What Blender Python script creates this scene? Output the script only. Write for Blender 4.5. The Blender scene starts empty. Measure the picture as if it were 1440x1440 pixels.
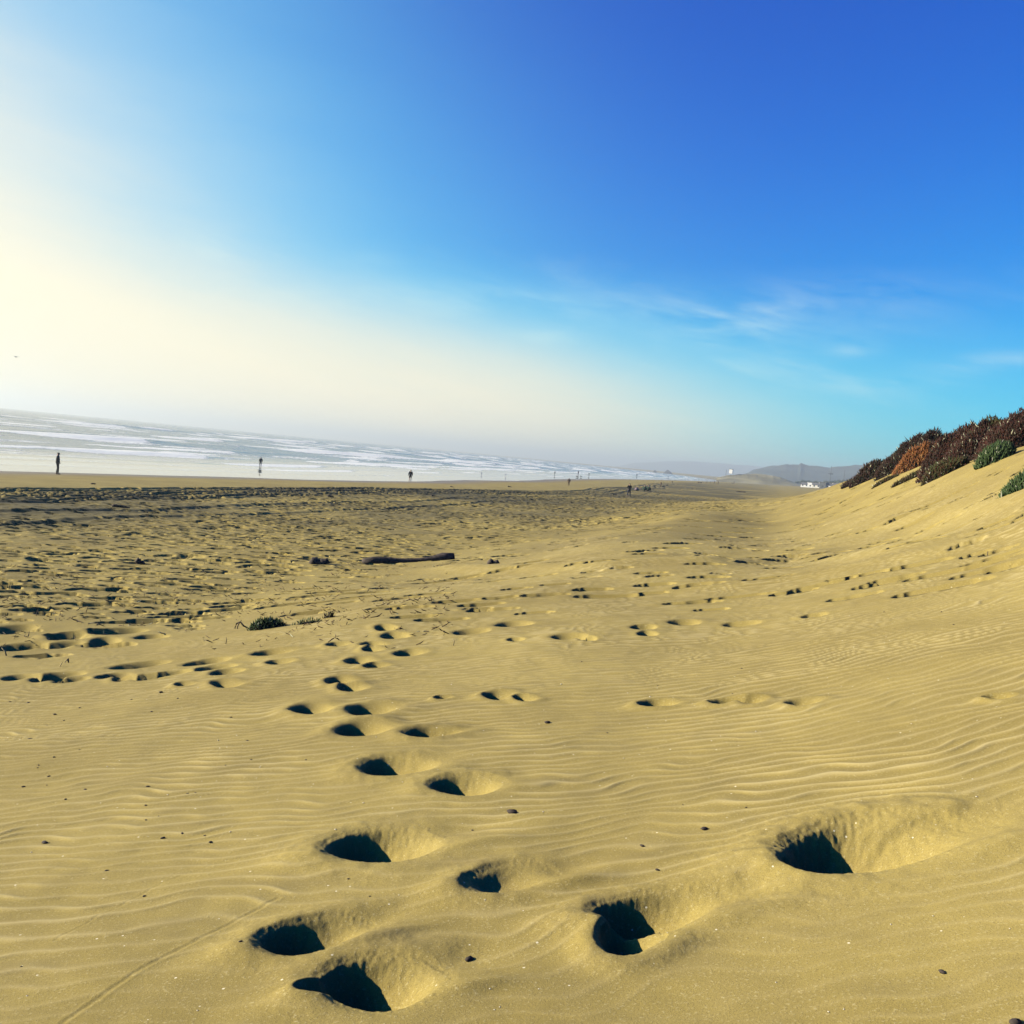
import bpy, math, random
import numpy as np
from mathutils import Vector, Matrix

random.seed(7)
rng = np.random.default_rng(7)
SC = bpy.context.scene
COL = SC.collection
EYE = 5.35                       # eye above the water level (z = 0)
SUN_AZ, SUN_EL = math.radians(-92), math.radians(20)

# ------------------------------------------------------------------ camera
F = 720 / math.tan(math.radians(26.5))
ROLL, PITCH = math.radians(5.54), math.radians(3.07)
cam_d = bpy.data.cameras.new('camera'); cam = bpy.data.objects.new('camera', cam_d); COL.objects.link(cam)
cam_d.sensor_fit = 'HORIZONTAL'; cam_d.angle = math.radians(53)
cam_d.clip_start = 0.05; cam_d.clip_end = 40000
fw = Vector((0, math.cos(PITCH), -math.sin(PITCH))); r0 = Vector((1, 0, 0)); u0 = r0.cross(fw)
up = u0 * math.cos(ROLL) - r0 * math.sin(ROLL); rt = fw.cross(up)
cam.matrix_world = Matrix(((rt.x, up.x, -fw.x, 0), (rt.y, up.y, -fw.y, 0), (rt.z, up.z, -fw.z, EYE), (0, 0, 0, 1)))
SC.camera = cam

# ------------------------------------------------------------------ noise
def _h(ix, iy, s):
    h = (ix.astype(np.int64) * 374761393 + iy.astype(np.int64) * 668265263 + s * 974711) & 0xffffffff
    h = ((h ^ (h >> 13)) * 1274126177) & 0xffffffff
    h = ((h ^ (h >> 16)) * 2246822519) & 0xffffffff
    return (h ^ (h >> 15)) & 0xffffffff
def h01(ix, iy, s):
    return _h(ix, iy, s) / 4294967295.0
def perlin(x, y, s=0):
    x = np.asarray(x, float); y = np.asarray(y, float)
    x0 = np.floor(x); y0 = np.floor(y); fx = x - x0; fy = y - y0
    ix = x0.astype(np.int64); iy = y0.astype(np.int64)
    def g(dx, dy):
        a = h01(ix + dx, iy + dy, s) * 6.2831853
        return np.cos(a) * (fx - dx) + np.sin(a) * (fy - dy)
    ux = fx * fx * fx * (fx * (fx * 6 - 15) + 10); uy = fy * fy * fy * (fy * (fy * 6 - 15) + 10)
    a = g(0, 0) * (1 - ux) + g(1, 0) * ux; b = g(0, 1) * (1 - ux) + g(1, 1) * ux
    return (a * (1 - uy) + b * uy) * 1.5
def fbm(x, y, s=0, o=4, g=0.5):
    t = 0; a = 1; n = 0
    for i in range(o):
        t = t + a * perlin(x * 2 ** i, y * 2 ** i, s + 17 * i); n += a; a *= g
    return t / n
def sstep(a, b, x):
    t = np.clip((x - a) / (b - a), 0, 1); return t * t * (3 - 2 * t)

# ------------------------------------------------------------------ terrain (z above water)
_U = np.arange(-420, 900, 0.1)
_P = np.interp(_U, [-420, -100, -20, 0, 8, 17, 22, 30, 36, 45, 49.5, 54, 57, 61, 100, 400, 900],
               [-4, -3.2, -.75, -.03, .33, .78, .92, 1.2, 1.42, 2.22, 3.0, 3.77, 4.22, 4.42, 4.5, 4.6, 4.6])
_P2 = np.interp(_U, [-420, -100, -20, 0, 8, 17, 22, 30, 45, 60, 80, 100, 400, 900], [-4, -3.2, -.75, -.03, .33, .78, .92, 1.2, 1.75, 2.3, 3.3, 4.3, 4.5, 4.5])
_k = np.exp(-0.5 * (np.arange(-60, 61) * .1 / 1.1) ** 2); _k /= _k.sum()
_P = np.convolve(np.pad(_P, 60, mode='edge'), _k, mode='valid'); _P2 = np.convolve(np.pad(_P2, 60, mode='edge'), _k, mode='valid')
_DY = np.arange(-400, 1500, 2.0)
_DL = np.interp(_DY, [-400, 0, 87, 103, 118, 131, 160, 196, 237, 300, 430, 636, 816, 900, 1200], [-12, -10.5, -9.2, -7, -5, -2.2, -.4, -3.4, -2.6, -8, -13, -13, -10, -5, 0])
_kk = np.exp(-0.5 * (np.arange(-8, 9) * 2 / 5.) ** 2); _kk /= _kk.sum()
_DL = np.convolve(np.pad(_DL, 8, mode='edge'), _kk, mode='valid')
def shore(y):
    return -56 + .25 * y - np.maximum(0, y - 800) ** 2 * 6e-5
def uv(x, y):
    ud = (x - shore(y)) * .97
    dl = np.interp(y, _DY, _DL)
    return ud - dl * (1 - sstep(18, 46, ud)), x * .2425 + y * .97
def zbase(x, y):
    x = np.asarray(x, float); y = np.asarray(y, float)
    u, v = uv(x, y)
    fb = sstep(96, 165, v + 14 * fbm(v / 30, u / 30, 15, 2))
    z = np.interp(u, _U, _P) * (1 - fb) + np.interp(u, _U, _P2) * fb
    A = np.interp(v, [-40, 0, 10, 32, 47, 62, 78, 110, 135], [2.2, 2.5, 2.75, 2.85, 2.65, 2.65, 2.1, 1.1, .1])
    wob = fbm(v / 14, u / 14, 5, 2) * .7
    b = (.55 * sstep(53.6, 62.0, u + wob) + .45 * sstep(56.5, 61.6, u + wob)) * (1 - .5 * sstep(75, 130, u))
    z = z + A * b
    nr = sstep(14, 44, u) * (1 - sstep(90, 200, v))
    z = z + nr * (.16 * fbm(x / 7, y / 9, 21, 2) * sstep(7, 16, np.hypot(x, y)) + .05 * perlin(x / 2.6, y / 3.2, 23) * sstep(5, 12, np.hypot(x, y)))
    z = z + sstep(46, 51, u) * (1 - sstep(54, 60, u)) * sstep(14, 22, v) * (1 - sstep(60, 90, v)) * (.22 * np.sin(u * .62 + .05 * v + 1.2 * fbm(v / 15, u / 15, 25, 2)))
    z = z + .035 * fbm(v / 22, u / 18, 31, 2) * (1 - sstep(6, 20, u))
    return z
def ray(px, py):
    return (fw + rt * ((px - 720) / F) + up * ((720 - py) / F)).normalized()
_T = np.geomspace(1.5, 3000, 420)
def hit(px, py):
    d = ray(px, py); T = _T
    for k in range(3):
        z = EYE + d.z * T; g = np.maximum(zbase(d.x * T, d.y * T), 0.0)
        i = int(np.argmax(z < g))
        if i == 0:                      # passes just above a crest: take the crest
            if k == 0: i = max(1, int(np.argmin((z - g)[60:] / T[60:])) + 60); return d.x * T[i], d.y * T[i], T[i]
            i = len(T) - 1
        t0, t1 = T[i - 1], T[i]; a, b = z[i - 1] - g[i - 1], z[i] - g[i]
        T = np.linspace(t0, t1, 14)
    t = t0 + (t1 - t0) * a / (a - b) if a != b else t0
    return d.x * t, d.y * t, t

# ------------------------------------------------------------------ mesh helpers
def mesh_np(name, V, Q=None, T=None):
    me = bpy.data.meshes.new(name)
    nq = 0 if Q is None else len(Q); nt = 0 if T is None else len(T)
    me.vertices.add(len(V)); me.vertices.foreach_set('co', np.asarray(V, np.float32).ravel())
    idx = np.concatenate(([] if Q is None else [np.asarray(Q, np.int32).ravel()]) + ([] if T is None else [np.asarray(T, np.int32).ravel()]))
    me.loops.add(len(idx)); me.loops.foreach_set('vertex_index', idx.astype(np.int32))
    me.polygons.add(nq + nt)
    st = np.concatenate((np.arange(nq) * 4, nq * 4 + np.arange(nt) * 3)).astype(np.int32)
    me.polygons.foreach_set('loop_start', st)
    me.update(calc_edges=True)
    return me
def smooth(me):
    me.polygons.foreach_set('use_smooth', np.ones(len(me.polygons), bool)); me.update()
def attr(me, name, arr):
    a = me.attributes.new(name, 'FLOAT', 'POINT'); a.data.foreach_set('value', np.asarray(arr, np.float32).ravel())
def grid_quads(nr, nc):
    i = np.arange(nr - 1)[:, None] * nc + np.arange(nc - 1)[None, :]
    return np.stack((i, i + 1, i + nc + 1, i + nc), -1).reshape(-1, 4)
def tag(o, label=None, cat=None, group=None, kind=None):
    if label: o['label'] = label
    if cat: o['category'] = cat
    if group: o['group'] = group
    if kind: o['kind'] = kind
    return o
def link(name, me, mat=None, parent=None, loc=(0, 0, 0), rz=0):
    o = bpy.data.objects.new(name, me); COL.objects.link(o)
    if mat is not None and len(me.materials) == 0: me.materials.append(mat)
    o.location = loc; o.rotation_euler = (0, 0, rz)
    if parent: o.parent = parent
    return o
def empty(name, loc, rz=0, label=None, cat=None, group=None):
    o = bpy.data.objects.new(name, None); COL.objects.link(o); o.empty_display_size = .2
    o.location = loc; o.rotation_euler = (0, 0, rz)
    return tag(o, label, cat, group)
class MB:
    def __init__(s): s.v = []; s.f = []
    def add(s, vs, fs):
        n = len(s.v); s.v += [tuple(p) for p in vs]; s.f += [tuple(i + n for i in f) for f in fs]
    def box(s, x0, y0, z0, x1, y1, z1):
        s.add([(x0, y0, z0), (x1, y0, z0), (x1, y1, z0), (x0, y1, z0), (x0, y0, z1), (x1, y0, z1), (x1, y1, z1), (x0, y1, z1)],
              [(3, 2, 1, 0), (4, 5, 6, 7), (0, 1, 5, 4), (1, 2, 6, 5), (2, 3, 7, 6), (3, 0, 4, 7)])
    def tube(s, pts, rad, n=8, jit=0, sd=0):
        R = random.Random(sd); rings = []
        for i, p in enumerate(pts):
            p = Vector(p); a = Vector(pts[max(0, i - 1)]); b = Vector(pts[min(len(pts) - 1, i + 1)])
            d = (b - a).normalized(); e = d.cross(Vector((0, 0, 1)) if abs(d.z) < .9 else Vector((1, 0, 0))).normalized(); f = d.cross(e)
            rings.append([p + (e * math.cos(6.2832 * k / n) + f * math.sin(6.2832 * k / n)) * rad[i] * (1 + jit * R.uniform(-1, 1)) for k in range(n)])
        vs = [q for r in rings for q in r]; fs = []
        for i in range(len(pts) - 1):
            for k in range(n):
                fs.append((i * n + k, i * n + (k + 1) % n, (i + 1) * n + (k + 1) % n, (i + 1) * n + k))
        fs.append(tuple(range(n - 1, -1, -1))); fs.append(tuple((len(pts) - 1) * n + k for k in range(n)))
        s.add(vs, fs)
    def mesh(s, name, sm=True):
        me = bpy.data.meshes.new(name); me.from_pydata(s.v, [], s.f)
        if sm: smooth(me)
        return me
    def build(s, name, mat, parent=None, sm=True, **k):
        return link(name, s.mesh(name, sm), mat, parent, **k)

# ------------------------------------------------------------------ materials
def nt_new(name):
    m = bpy.data.materials.new(name); m.use_nodes = True
    nt = m.node_tree; return m, nt, nt.nodes['Principled BSDF']
def N(nt, t, **k):
    n = nt.nodes.new(t)
    for a, b in k.items(): setattr(n, a, b)
    return n
def L(nt, a, b): nt.links.new(a, b)
def mixc(nt, fac, a, b):
    n = N(nt, 'ShaderNodeMix', data_type='RGBA')
    for s, v in ((0, fac), (6, a), (7, b)):
        if hasattr(v, 'is_linked'): L(nt, v, n.inputs[s])
        elif isinstance(v, (int, float)): n.inputs[s].default_value = v
        else: n.inputs[s].default_value = (*v, 1)
    return n.outputs[2]
def mth(nt, op, a, b=None, c=None):
    n = N(nt, 'ShaderNodeMath', operation=op)
    for s, v in ((0, a), (1, b), (2, c)):
        if v is None: continue
        if hasattr(v, 'is_linked'): L(nt, v, n.inputs[s])
        else: n.inputs[s].default_value = v
    return n.outputs[0]
def noise(nt, vec, scale, detail=3, rough=.55, dist=0):
    n = N(nt, 'ShaderNodeTexNoise'); n.inputs['Scale'].default_value = scale; n.inputs['Detail'].default_value = detail
    n.inputs['Roughness'].default_value = rough; n.inputs['Distortion'].default_value = dist
    if vec is not None: L(nt, vec, n.inputs['Vector'])
    return n.outputs['Fac']
def ramp(nt, fac, a, b):
    n = N(nt, 'ShaderNodeMapRange', interpolation_type='SMOOTHSTEP'); L(nt, fac, n.inputs[0])
    n.inputs[1].default_value = a; n.inputs[2].default_value = b; return n.outputs[0]
def simple(name, col, rough=.8, var=.25, scale=8, spec=.3):
    m, nt, b = nt_new(name)
    tc = N(nt, 'ShaderNodeTexCoord').outputs['Object']
    c = mixc(nt, ramp(nt, noise(nt, tc, scale), .3, .7), tuple(x * (1 - var) for x in col), tuple(min(1, x * (1 + var)) for x in col))
    L(nt, c, b.inputs['Base Color']); b.inputs['Roughness'].default_value = rough; b.inputs['Specular IOR Level'].default_value = spec
    return m

def sand_mat():
    m, nt, b = nt_new('sand')
    tc = N(nt, 'ShaderNodeTexCoord').outputs['Object']
    big = noise(nt, tc, .35, 3); mid = noise(nt, tc, 4.5, 4, .6); grain = noise(nt, tc, 260, 2, .7); grain2 = noise(nt, tc, 90, 2, .7)
    c = mixc(nt, ramp(nt, big, .3, .7), (.226, .166, .042), (.305, .228, .060))
    c = mixc(nt, mth(nt, 'MULTIPLY', ramp(nt, mid, .35, .75), .35), c, (.250, .188, .060))
    c = mixc(nt, mth(nt, 'MULTIPLY', ramp(nt, grain, .50, .68), .68), c, (.115, .082, .030))
    c = mixc(nt, mth(nt, 'MULTIPLY', ramp(nt, grain2, .55, .74), .42), c, (.52, .43, .21))
    mp = N(nt, 'ShaderNodeMapping'); L(nt, tc, mp.inputs[0]); mp.inputs['Scale'].default_value = (.5, 2.2, 1); mp.inputs['Rotation'].default_value = (0, 0, -.1)
    st = noise(nt, mp.outputs[0], 1.7, 5, .62, .6)                      # streaks of darker mineral grains
    c = mixc(nt, mth(nt, 'MULTIPLY', ramp(nt, st, .52, .74), .42), c, (.185, .140, .050))
    vo = N(nt, 'ShaderNodeTexVoronoi'); vo.inputs['Scale'].default_value = 22; L(nt, tc, vo.inputs['Vector'])
    spk = mth(nt, 'MULTIPLY', mth(nt, 'LESS_THAN', vo.outputs['Distance'], .10), mth(nt, 'GREATER_THAN', N_sep(nt, vo.outputs['Color']), .90))
    c = mixc(nt, spk, c, (.62, .54, .34))
    cr = N(nt, 'ShaderNodeAttribute', attribute_name='crest').outputs['Fac']     # paler colour along the ripple crests
    c = mixc(nt, mth(nt, 'MULTIPLY', cr, .75), c, (.44, .345, .145))
    da = N(nt, 'ShaderNodeAttribute', attribute_name='damp_shade').outputs['Fac']
    c = mixc(nt, mth(nt, 'MULTIPLY', da, .9), c, (.085, .070, .030))  # moist patches, plus the painted shade of the dune-foot hollow
    we = N(nt, 'ShaderNodeAttribute', attribute_name='wet').outputs['Fac']
    c = mixc(nt, we, c, (.20, .152, .085))
    L(nt, c, b.inputs['Base Color'])
    L(nt, mth(nt, 'SUBTRACT', .92, mth(nt, 'MULTIPLY', we, .45)), b.inputs['Roughness'])
    b.inputs['Specular IOR Level'].default_value = .15
    bp = N(nt, 'ShaderNodeBump'); bp.inputs['Strength'].default_value = .45; bp.inputs['Distance'].default_value = .006
    hs = mth(nt, 'ADD', mth(nt, 'MULTIPLY', grain2, .6), mth(nt, 'MULTIPLY', grain, .4))
    L(nt, hs, bp.inputs['Height']); L(nt, bp.outputs['Normal'], b.inputs['Normal'])
    return m
def N_sep(nt, col):
    s = N(nt, 'ShaderNodeSeparateColor'); L(nt, col, s.inputs[0]); return s.outputs[0]

def sea_mat():
    m, nt, b = nt_new('sea_water')
    tc = N(nt, 'ShaderNodeTexCoord').outputs['Object']
    mp = N(nt, 'ShaderNodeMapping'); L(nt, tc, mp.inputs[0]); mp.inputs['Rotation'].default_value = (0, 0, math.radians(14)); mp.inputs['Scale'].default_value = (1, .28, 1)
    fo = N(nt, 'ShaderNodeAttribute', attribute_name='foam').outputs['Fac']
    br = noise(nt, mp.outputs[0], .9, 5, .65, .6); br2 = noise(nt, mp.outputs[0], .12, 4, .6, .5)
    f = mth(nt, 'ADD', fo, mth(nt, 'MULTIPLY', mth(nt, 'SUBTRACT', br, .5), .9))
    f = mth(nt, 'ADD', f, mth(nt, 'MULTIPLY', mth(nt, 'SUBTRACT', br2, .5), .5))
    f = ramp(nt, f, .38, .64)
    c = mixc(nt, f, (.10, .11, .105), (.90, .87, .72))
    L(nt, c, b.inputs['Base Color']); b.inputs['IOR'].default_value = 1.33; L(nt, mth(nt, 'SUBTRACT', .5, mth(nt, 'MULTIPLY', f, .4)), b.inputs['Specular IOR Level'])
    ro = N(nt, 'ShaderNodeAttribute', attribute_name='chop').outputs['Fac']
    L(nt, mth(nt, 'ADD', mth(nt, 'ADD', .04, mth(nt, 'MULTIPLY', ro, .16)), mth(nt, 'MULTIPLY', f, .5)), b.inputs['Roughness'])
    tr = N(nt, 'ShaderNodeBsdfTranslucent'); tr.inputs['Color'].default_value = (.80, .80, .76, 1); mx = N(nt, 'ShaderNodeMixShader')
    L(nt, mth(nt, 'MULTIPLY', f, .10), mx.inputs[0]); L(nt, b.outputs[0], mx.inputs[1]); L(nt, tr.outputs[0], mx.inputs[2]); L(nt, mx.outputs[0], nt.nodes['Material Output'].inputs['Surface'])
    bp = N(nt, 'ShaderNodeBump'); bp.inputs['Distance'].default_value = .25
    L(nt, mth(nt, 'MULTIPLY', ro, .35), bp.inputs['Strength']); L(nt, br, bp.inputs['Height']); L(nt, bp.outputs['Normal'], b.inputs['Normal'])
    return m
def leaf_mat(name, a, bcol, pale=(.35, .33, .2), palep=.03, rough=.5):
    m, nt, b = nt_new(name)
    t = N(nt, 'ShaderNodeAttribute', attribute_name='tone').outputs['Fac']
    c = mixc(nt, t, a, bcol); c = mixc(nt, mth(nt, 'GREATER_THAN', t, 1 - palep), c, pale)
    L(nt, c, b.inputs['Base Color']); b.inputs['Roughness'].default_value = rough; b.inputs['Specular IOR Level'].default_value = .12
    return m

M_sand, M_sea = sand_mat(), sea_mat()
M_wood = simple('weathered_wood', (.055, .04, .028), .85, .5, 14)
M_twig = simple('dry_twig', (.11, .075, .04), .85, .4, 30)
M_reed = simple('dry_reed', (.42, .31, .13), .8, .2, 30)
M_pebble = simple('dark_fragment', (.045, .032, .022), .85, .4, 60)
M_shell = simple('shell', (.58, .50, .34), .5, .12, 60)

# ------------------------------------------------------------------ figures (made first, while the scene is light)
def skin(name, chains, sub=1):
    """chains: list of (points, radii); points may name an earlier point by index to branch"""
    V, E, Rd, roots = [], [], [], []
    for pts, rad in chains:
        prev = None
        for p, r in zip(pts, rad):
            if isinstance(p, int): prev = p; continue
            V.append(p); Rd.append(r)
            if prev is None: roots.append(len(V) - 1)
            else: E.append((prev, len(V) - 1))
            prev = len(V) - 1
    me = bpy.data.meshes.new(name + '_skeleton'); me.from_pydata(V, E, []); o = bpy.data.objects.new(name, me); COL.objects.link(o)
    o.modifiers.new('Skin', 'SKIN')
    for i, d in enumerate(me.skin_vertices[0].data):
        r = Rd[i]; d.radius = r if isinstance(r, tuple) else (r, r); d.use_root = i in roots
    ss = o.modifiers.new('Sub', 'SUBSURF'); ss.levels = sub; ss.render_levels = sub
    dg = bpy.context.evaluated_depsgraph_get()
    m2 = bpy.data.meshes.new_from_object(o.evaluated_get(dg)); m2.name = name
    bpy.data.objects.remove(o); bpy.data.meshes.remove(me); smooth(m2)
    return m2
def joints(pose):
    J = dict(pel=(0, 0, .95), sp=(0, 0, 1.14), ch=(0, .0, 1.34), nk=(0, -.01, 1.49), hb=(0, .01, 1.57), hm=(0, .025, 1.65), ht=(0, .01, 1.73))
    for s_, n in ((-1, 'l'), (1, 'r')):
        J.update({'hip' + n: (.09 * s_, 0, .90), 'kn' + n: (.10 * s_, .02, .50), 'an' + n: (.105 * s_, -.02, .09), 'to' + n: (.12 * s_, .15, .035),
                  'sh' + n: (.17 * s_, -.01, 1.42), 'el' + n: (.24 * s_, -.03, 1.14), 'wr' + n: (.25 * s_, .05, .90), 'pa' + n: (.25 * s_, .07, .82)})
    if pose == 'pockets':
        for s_, n in ((-1, 'l'), (1, 'r')): J.update({'el' + n: (.28 * s_, -.07, 1.16), 'wr' + n: (.20 * s_, .08, .97), 'pa' + n: (.17 * s_, .12, .91)})
        J.update(knl=(-.06, .03, .5), anl=(-.04, -.04, .09), tol=(-.05, .13, .035), knr=(.06, .05, .5), anr=(.03, .06, .09), tor=(.05, .23, .035))
    if pose == 'walk':
        J.update(knl=(-.09, .17, .52), anl=(-.09, .22, .10), tol=(-.10, .39, .05), knr=(.09, -.02, .49), anr=(.09, -.26, .13), tor=(.10, -.12, .035),
                 ell=(-.24, -.12, 1.16), wrl=(-.24, -.10, .92), pal=(-.24, -.07, .84), elr=(.24, .06, 1.15), wrr=(.23, .22, .96), par=(.22, .27, .89))
    if pose == 'hold':
        for s_, n in ((-1, 'l'), (1, 'r')): J.update({'el' + n: (.25 * s_, .05, 1.16), 'wr' + n: (.10 * s_, .26, 1.26), 'pa' + n: (.05 * s_, .30, 1.31)})
        J.update(hipl=(-.1, 0, .9), knl=(-.14, .02, .5), anl=(-.17, -.02, .09), tol=(-.20, .14, .035), knr=(.14, .02, .5), anr=(.17, -.02, .09), tor=(.20, .14, .035))
    if pose == 'sit':
        J.update(pel=(0, 0, .16), sp=(0, -.04, .34), ch=(0, -.02, .54), nk=(0, .03, .68), hb=(0, .06, .75), hm=(0, .08, .83), ht=(0, .07, .91))
        for s_, n in ((-1, 'l'), (1, 'r')):
            J.update({'hip' + n: (.10 * s_, .03, .14), 'kn' + n: (.14 * s_, .36, .44), 'an' + n: (.13 * s_, .52, .09), 'to' + n: (.15 * s_, .68, .035),
                      'sh' + n: (.17 * s_, -.01, .60), 'el' + n: (.24 * s_, .14, .40), 'wr' + n: (.14 * s_, .34, .46), 'pa' + n: (.07 * s_, .40, .46)})
    return {k: Vector(v) for k, v in J.items()}
def lerp(a, b, t): return tuple(a.lerp(b, t))
PM = {}
def pose_meshes(pose, shorts=False):
    key = (pose, shorts)
    if key in PM: return PM[key]
    J = joints(pose); T = lambda k: tuple(J[k])
    hd = (J['ht'] - J['hb']).normalized(); fwd = Vector((0, 1, 0))
    ch = [([T('pel'), T('sp'), T('ch'), T('nk'), T('hb'), T('hm'), T('ht')], [(.15, .11), (.135, .10), (.155, .105), .055, (.07, .085), (.078, .098), (.05, .06)])]
    for n in 'lr':
        ch.append(([0, T('hip' + n), T('kn' + n), lerp(J['kn' + n], J['an' + n], .35), T('an' + n), T('to' + n)], [0, .085, .058, .056, .038, .034]))
        ch.append(([2, T('sh' + n), T('el' + n), T('wr' + n), T('pa' + n)], [0, .058, .043, .029, (.040, .022)]))
        hand = J['pa' + n]; dr = (hand - J['wr' + n]).normalized(); sd = dr.cross(Vector((0, 1, 0)) if abs(dr.y) < .7 else Vector((0, 0, 1))).normalized(); nm = sd.cross(dr)
        for q, ln in zip((-.027, -.009, .009, .027), (.062, .075, .07, .055)):
            a = hand + sd * q; ch.append(([tuple(a), tuple(a + dr * ln * .55 + nm * .006), tuple(a + dr * ln + nm * .022)], [.010, .009, .007]))
        a = hand - dr * .025 + sd * .03; ch.append(([tuple(a), tuple(a + sd * .02 + dr * .03 + nm * .012), tuple(a + sd * .024 + dr * .055 + nm * .024)], [.012, .010, .008]))
    hm = J['hm']; ch.append(([tuple(hm + Vector((0, .075, -.005))), tuple(hm + Vector((0, .115, -.03)))], [.014, .013]))
    for s_ in (-1, 1): ch.append(([tuple(hm + Vector((.07 * s_, .0, .01))), tuple(hm + Vector((.088 * s_, -.012, -.02)))], [.015, .013]))
    R_ = {'body': skin('body', ch)}
    low = J['pel'] + (J['pel'] - J['sp']) * (.55 if pose != 'sit' else .1)
    jk = [([tuple(low), T('pel'), T('sp'), T('ch'), lerp(J['ch'], J['nk'], .85)], [(.175, .14), (.185, .145), (.18, .135), (.195, .135), (.085, .085)])]
    for n in 'lr': jk.append(([3, T('sh' + n), T('el' + n), lerp(J['el' + n], J['wr' + n], .95)], [0, .085, .066, .05]))
    R_['jacket'] = skin('jacket', jk)
    tr = [([tuple(J['pel'] + Vector((0, 0, .04))), tuple(J['pel'] - Vector((0, 0, .05)))], [(.16, .12), (.165, .125)])]
    for n in 'lr':
        if shorts: tr.append(([1, lerp(J['hip' + n], J['kn' + n], .25), tuple(J['kn' + n])], [0, .098, .082]))
        else: tr.append(([1, lerp(J['hip' + n], J['kn' + n], .2), T('kn' + n), lerp(J['kn' + n], J['an' + n], .95)], [0, .100, .072, .054]))
    R_['trousers'] = skin('trousers', tr)
    for n in 'lr':
        a, t = J['an' + n], J['to' + n]
        R_['shoe' + n] = skin('shoe', [([tuple(a + Vector((0, -.04, -.045))), tuple(a + Vector((0, .02, -.035))), tuple(t)], [.042, .05, .04])])
    R_['hair'] = skin('hair', [([tuple(J['hb'] + Vector((0, -.035, .02))), tuple(J['hm'] + Vector((0, -.022, .02))), tuple(J['ht'] + Vector((0, -.01, .005)))], [(.066, .05), (.084, .086), (.06, .065)])])
    PM[key] = R_; return R_
for k_ in (('pockets', False), ('stand', False), ('stand', True), ('walk', False), ('hold', False), ('sit', False)): pose_meshes(*k_)
dg_m = skin('body', [([(0, -.30, .48), (0, -.05, .47), (0, .24, .50), (0, .36, .62), (0, .46, .70), (0, .60, .67)], [(.10, .11), (.10, .12), (.12, .15), .075, .075, .04])]
            + [([0, (.08 * s_, -.33, .40), (.08 * s_, -.24, .27), (.08 * s_, -.36, .16), (.08 * s_, -.34, .02), (.08 * s_, -.28, .02)], [0, .075, .05, .03, .026, .026]) for s_ in (-1, 1)]
            + [([2, (.08 * s_, .26, .36), (.08 * s_, .22, .24), (.08 * s_, .25, .14), (.08 * s_, .24, .02), (.08 * s_, .30, .02)], [0, .06, .04, .03, .026, .026]) for s_ in (-1, 1)]
            + [([0, (0, -.44, .52), (0, -.58, .60), (0, -.66, .70)], [0, .035, .026, .015])]
            + [([(.05 * s_, .43, .75), (.075 * s_, .42, .80), (.10 * s_, .44, .73)], [.022, .022, .012]) for s_ in (-1, 1)])

# ------------------------------------------------------------------ the sand: one sheet, fine near the camera, reaching the horizon
fr = np.radians(np.arange(-36, 36.001, .072))
out = [36.0]; st = .15
while out[-1] < 178: out.append(min(out[-1] + st, 180)); st = min(st * 1.25, 4)
if out[-1] < 180: out.append(180.0)
out = np.radians(np.array(out[1:]))
AZ = np.concatenate((-out[::-1], fr, out))
R = [.15]
while R[-1] < 13000:
    r = R[-1]
    if r < 2.0: s = .09
    elif r < 42: s = min(max(.72 * r * r / (1.6 * 1027), .0044), .060)
    elif r < 60: s = .060 + (r - 42) * .0031
    elif r < 130: s = .115 + (r - 60) * .0012
    elif r < 450: s = .2 * (r / 130) ** 1.9
    else: s = .028 * r
    R.append(r + s)
R = np.array(R); NR, NC = len(R), len(AZ)
X = R[:, None] * np.sin(AZ)[None, :]; Y = R[:, None] * np.cos(AZ)[None, :]
Z = zbase(X, Y)
RR = np.repeat(R[:, None], NC, 1)
U, Vv = uv(X, Y)

# wind ripples
rows = np.searchsorted(R, 34)
x, y, u = X[:rows], Y[:rows], U[:rows]
wx = x + .30 * fbm(x / 1.6, y / 1.6, 41, 3); wy = y + .25 * fbm(x / 1.3 + 9, y / 1.9, 43, 3) + .10 * fbm(x / .45, y / .45, 47, 2)
lam = .118
ang = math.radians(1.5)
ph = 6.2832 * (wy * math.cos(ang) - wx * math.sin(ang)) / lam
sw = .5 + .5 * np.sin(ph + .6 * np.sin(ph))
amp = np.clip(.65 + .85 * fbm(x / 1.1, y / .9, 51, 3), .1, 1.25)
bare = sstep(.1, .45, fbm(x / 1.9 + 3.3, y / 1.9, 53, 2))
patch = sstep(44, 49, u) * (1 - sstep(58, 60, u)) * (1 - .28 * bare)
RIP = np.zeros_like(Z); RIP[:rows] = (sw ** 2.4 - .3) * .0130 * amp * patch * (.22 + .78 * sstep(3.0, 5.0, np.hypot(x, y)))
CREST = np.zeros_like(Z); CREST[:rows] = (.3 + .7 * sstep(3.0, 4.8, np.hypot(x, y))) * sw ** 4 * np.clip(amp, 0, 1) * patch
# soft lumps of the same scale, so the ripples do not look ruled
LUMP = np.zeros_like(Z); LUMP[:rows] = sstep(40, 47, u) * (.011 * fbm(x / .5, y / .42, 57, 3) + .020 * fbm(x / 1.6, y / 1.3, 58, 2))
MASK = np.ones_like(Z); PIT = np.zeros_like(Z)

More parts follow.
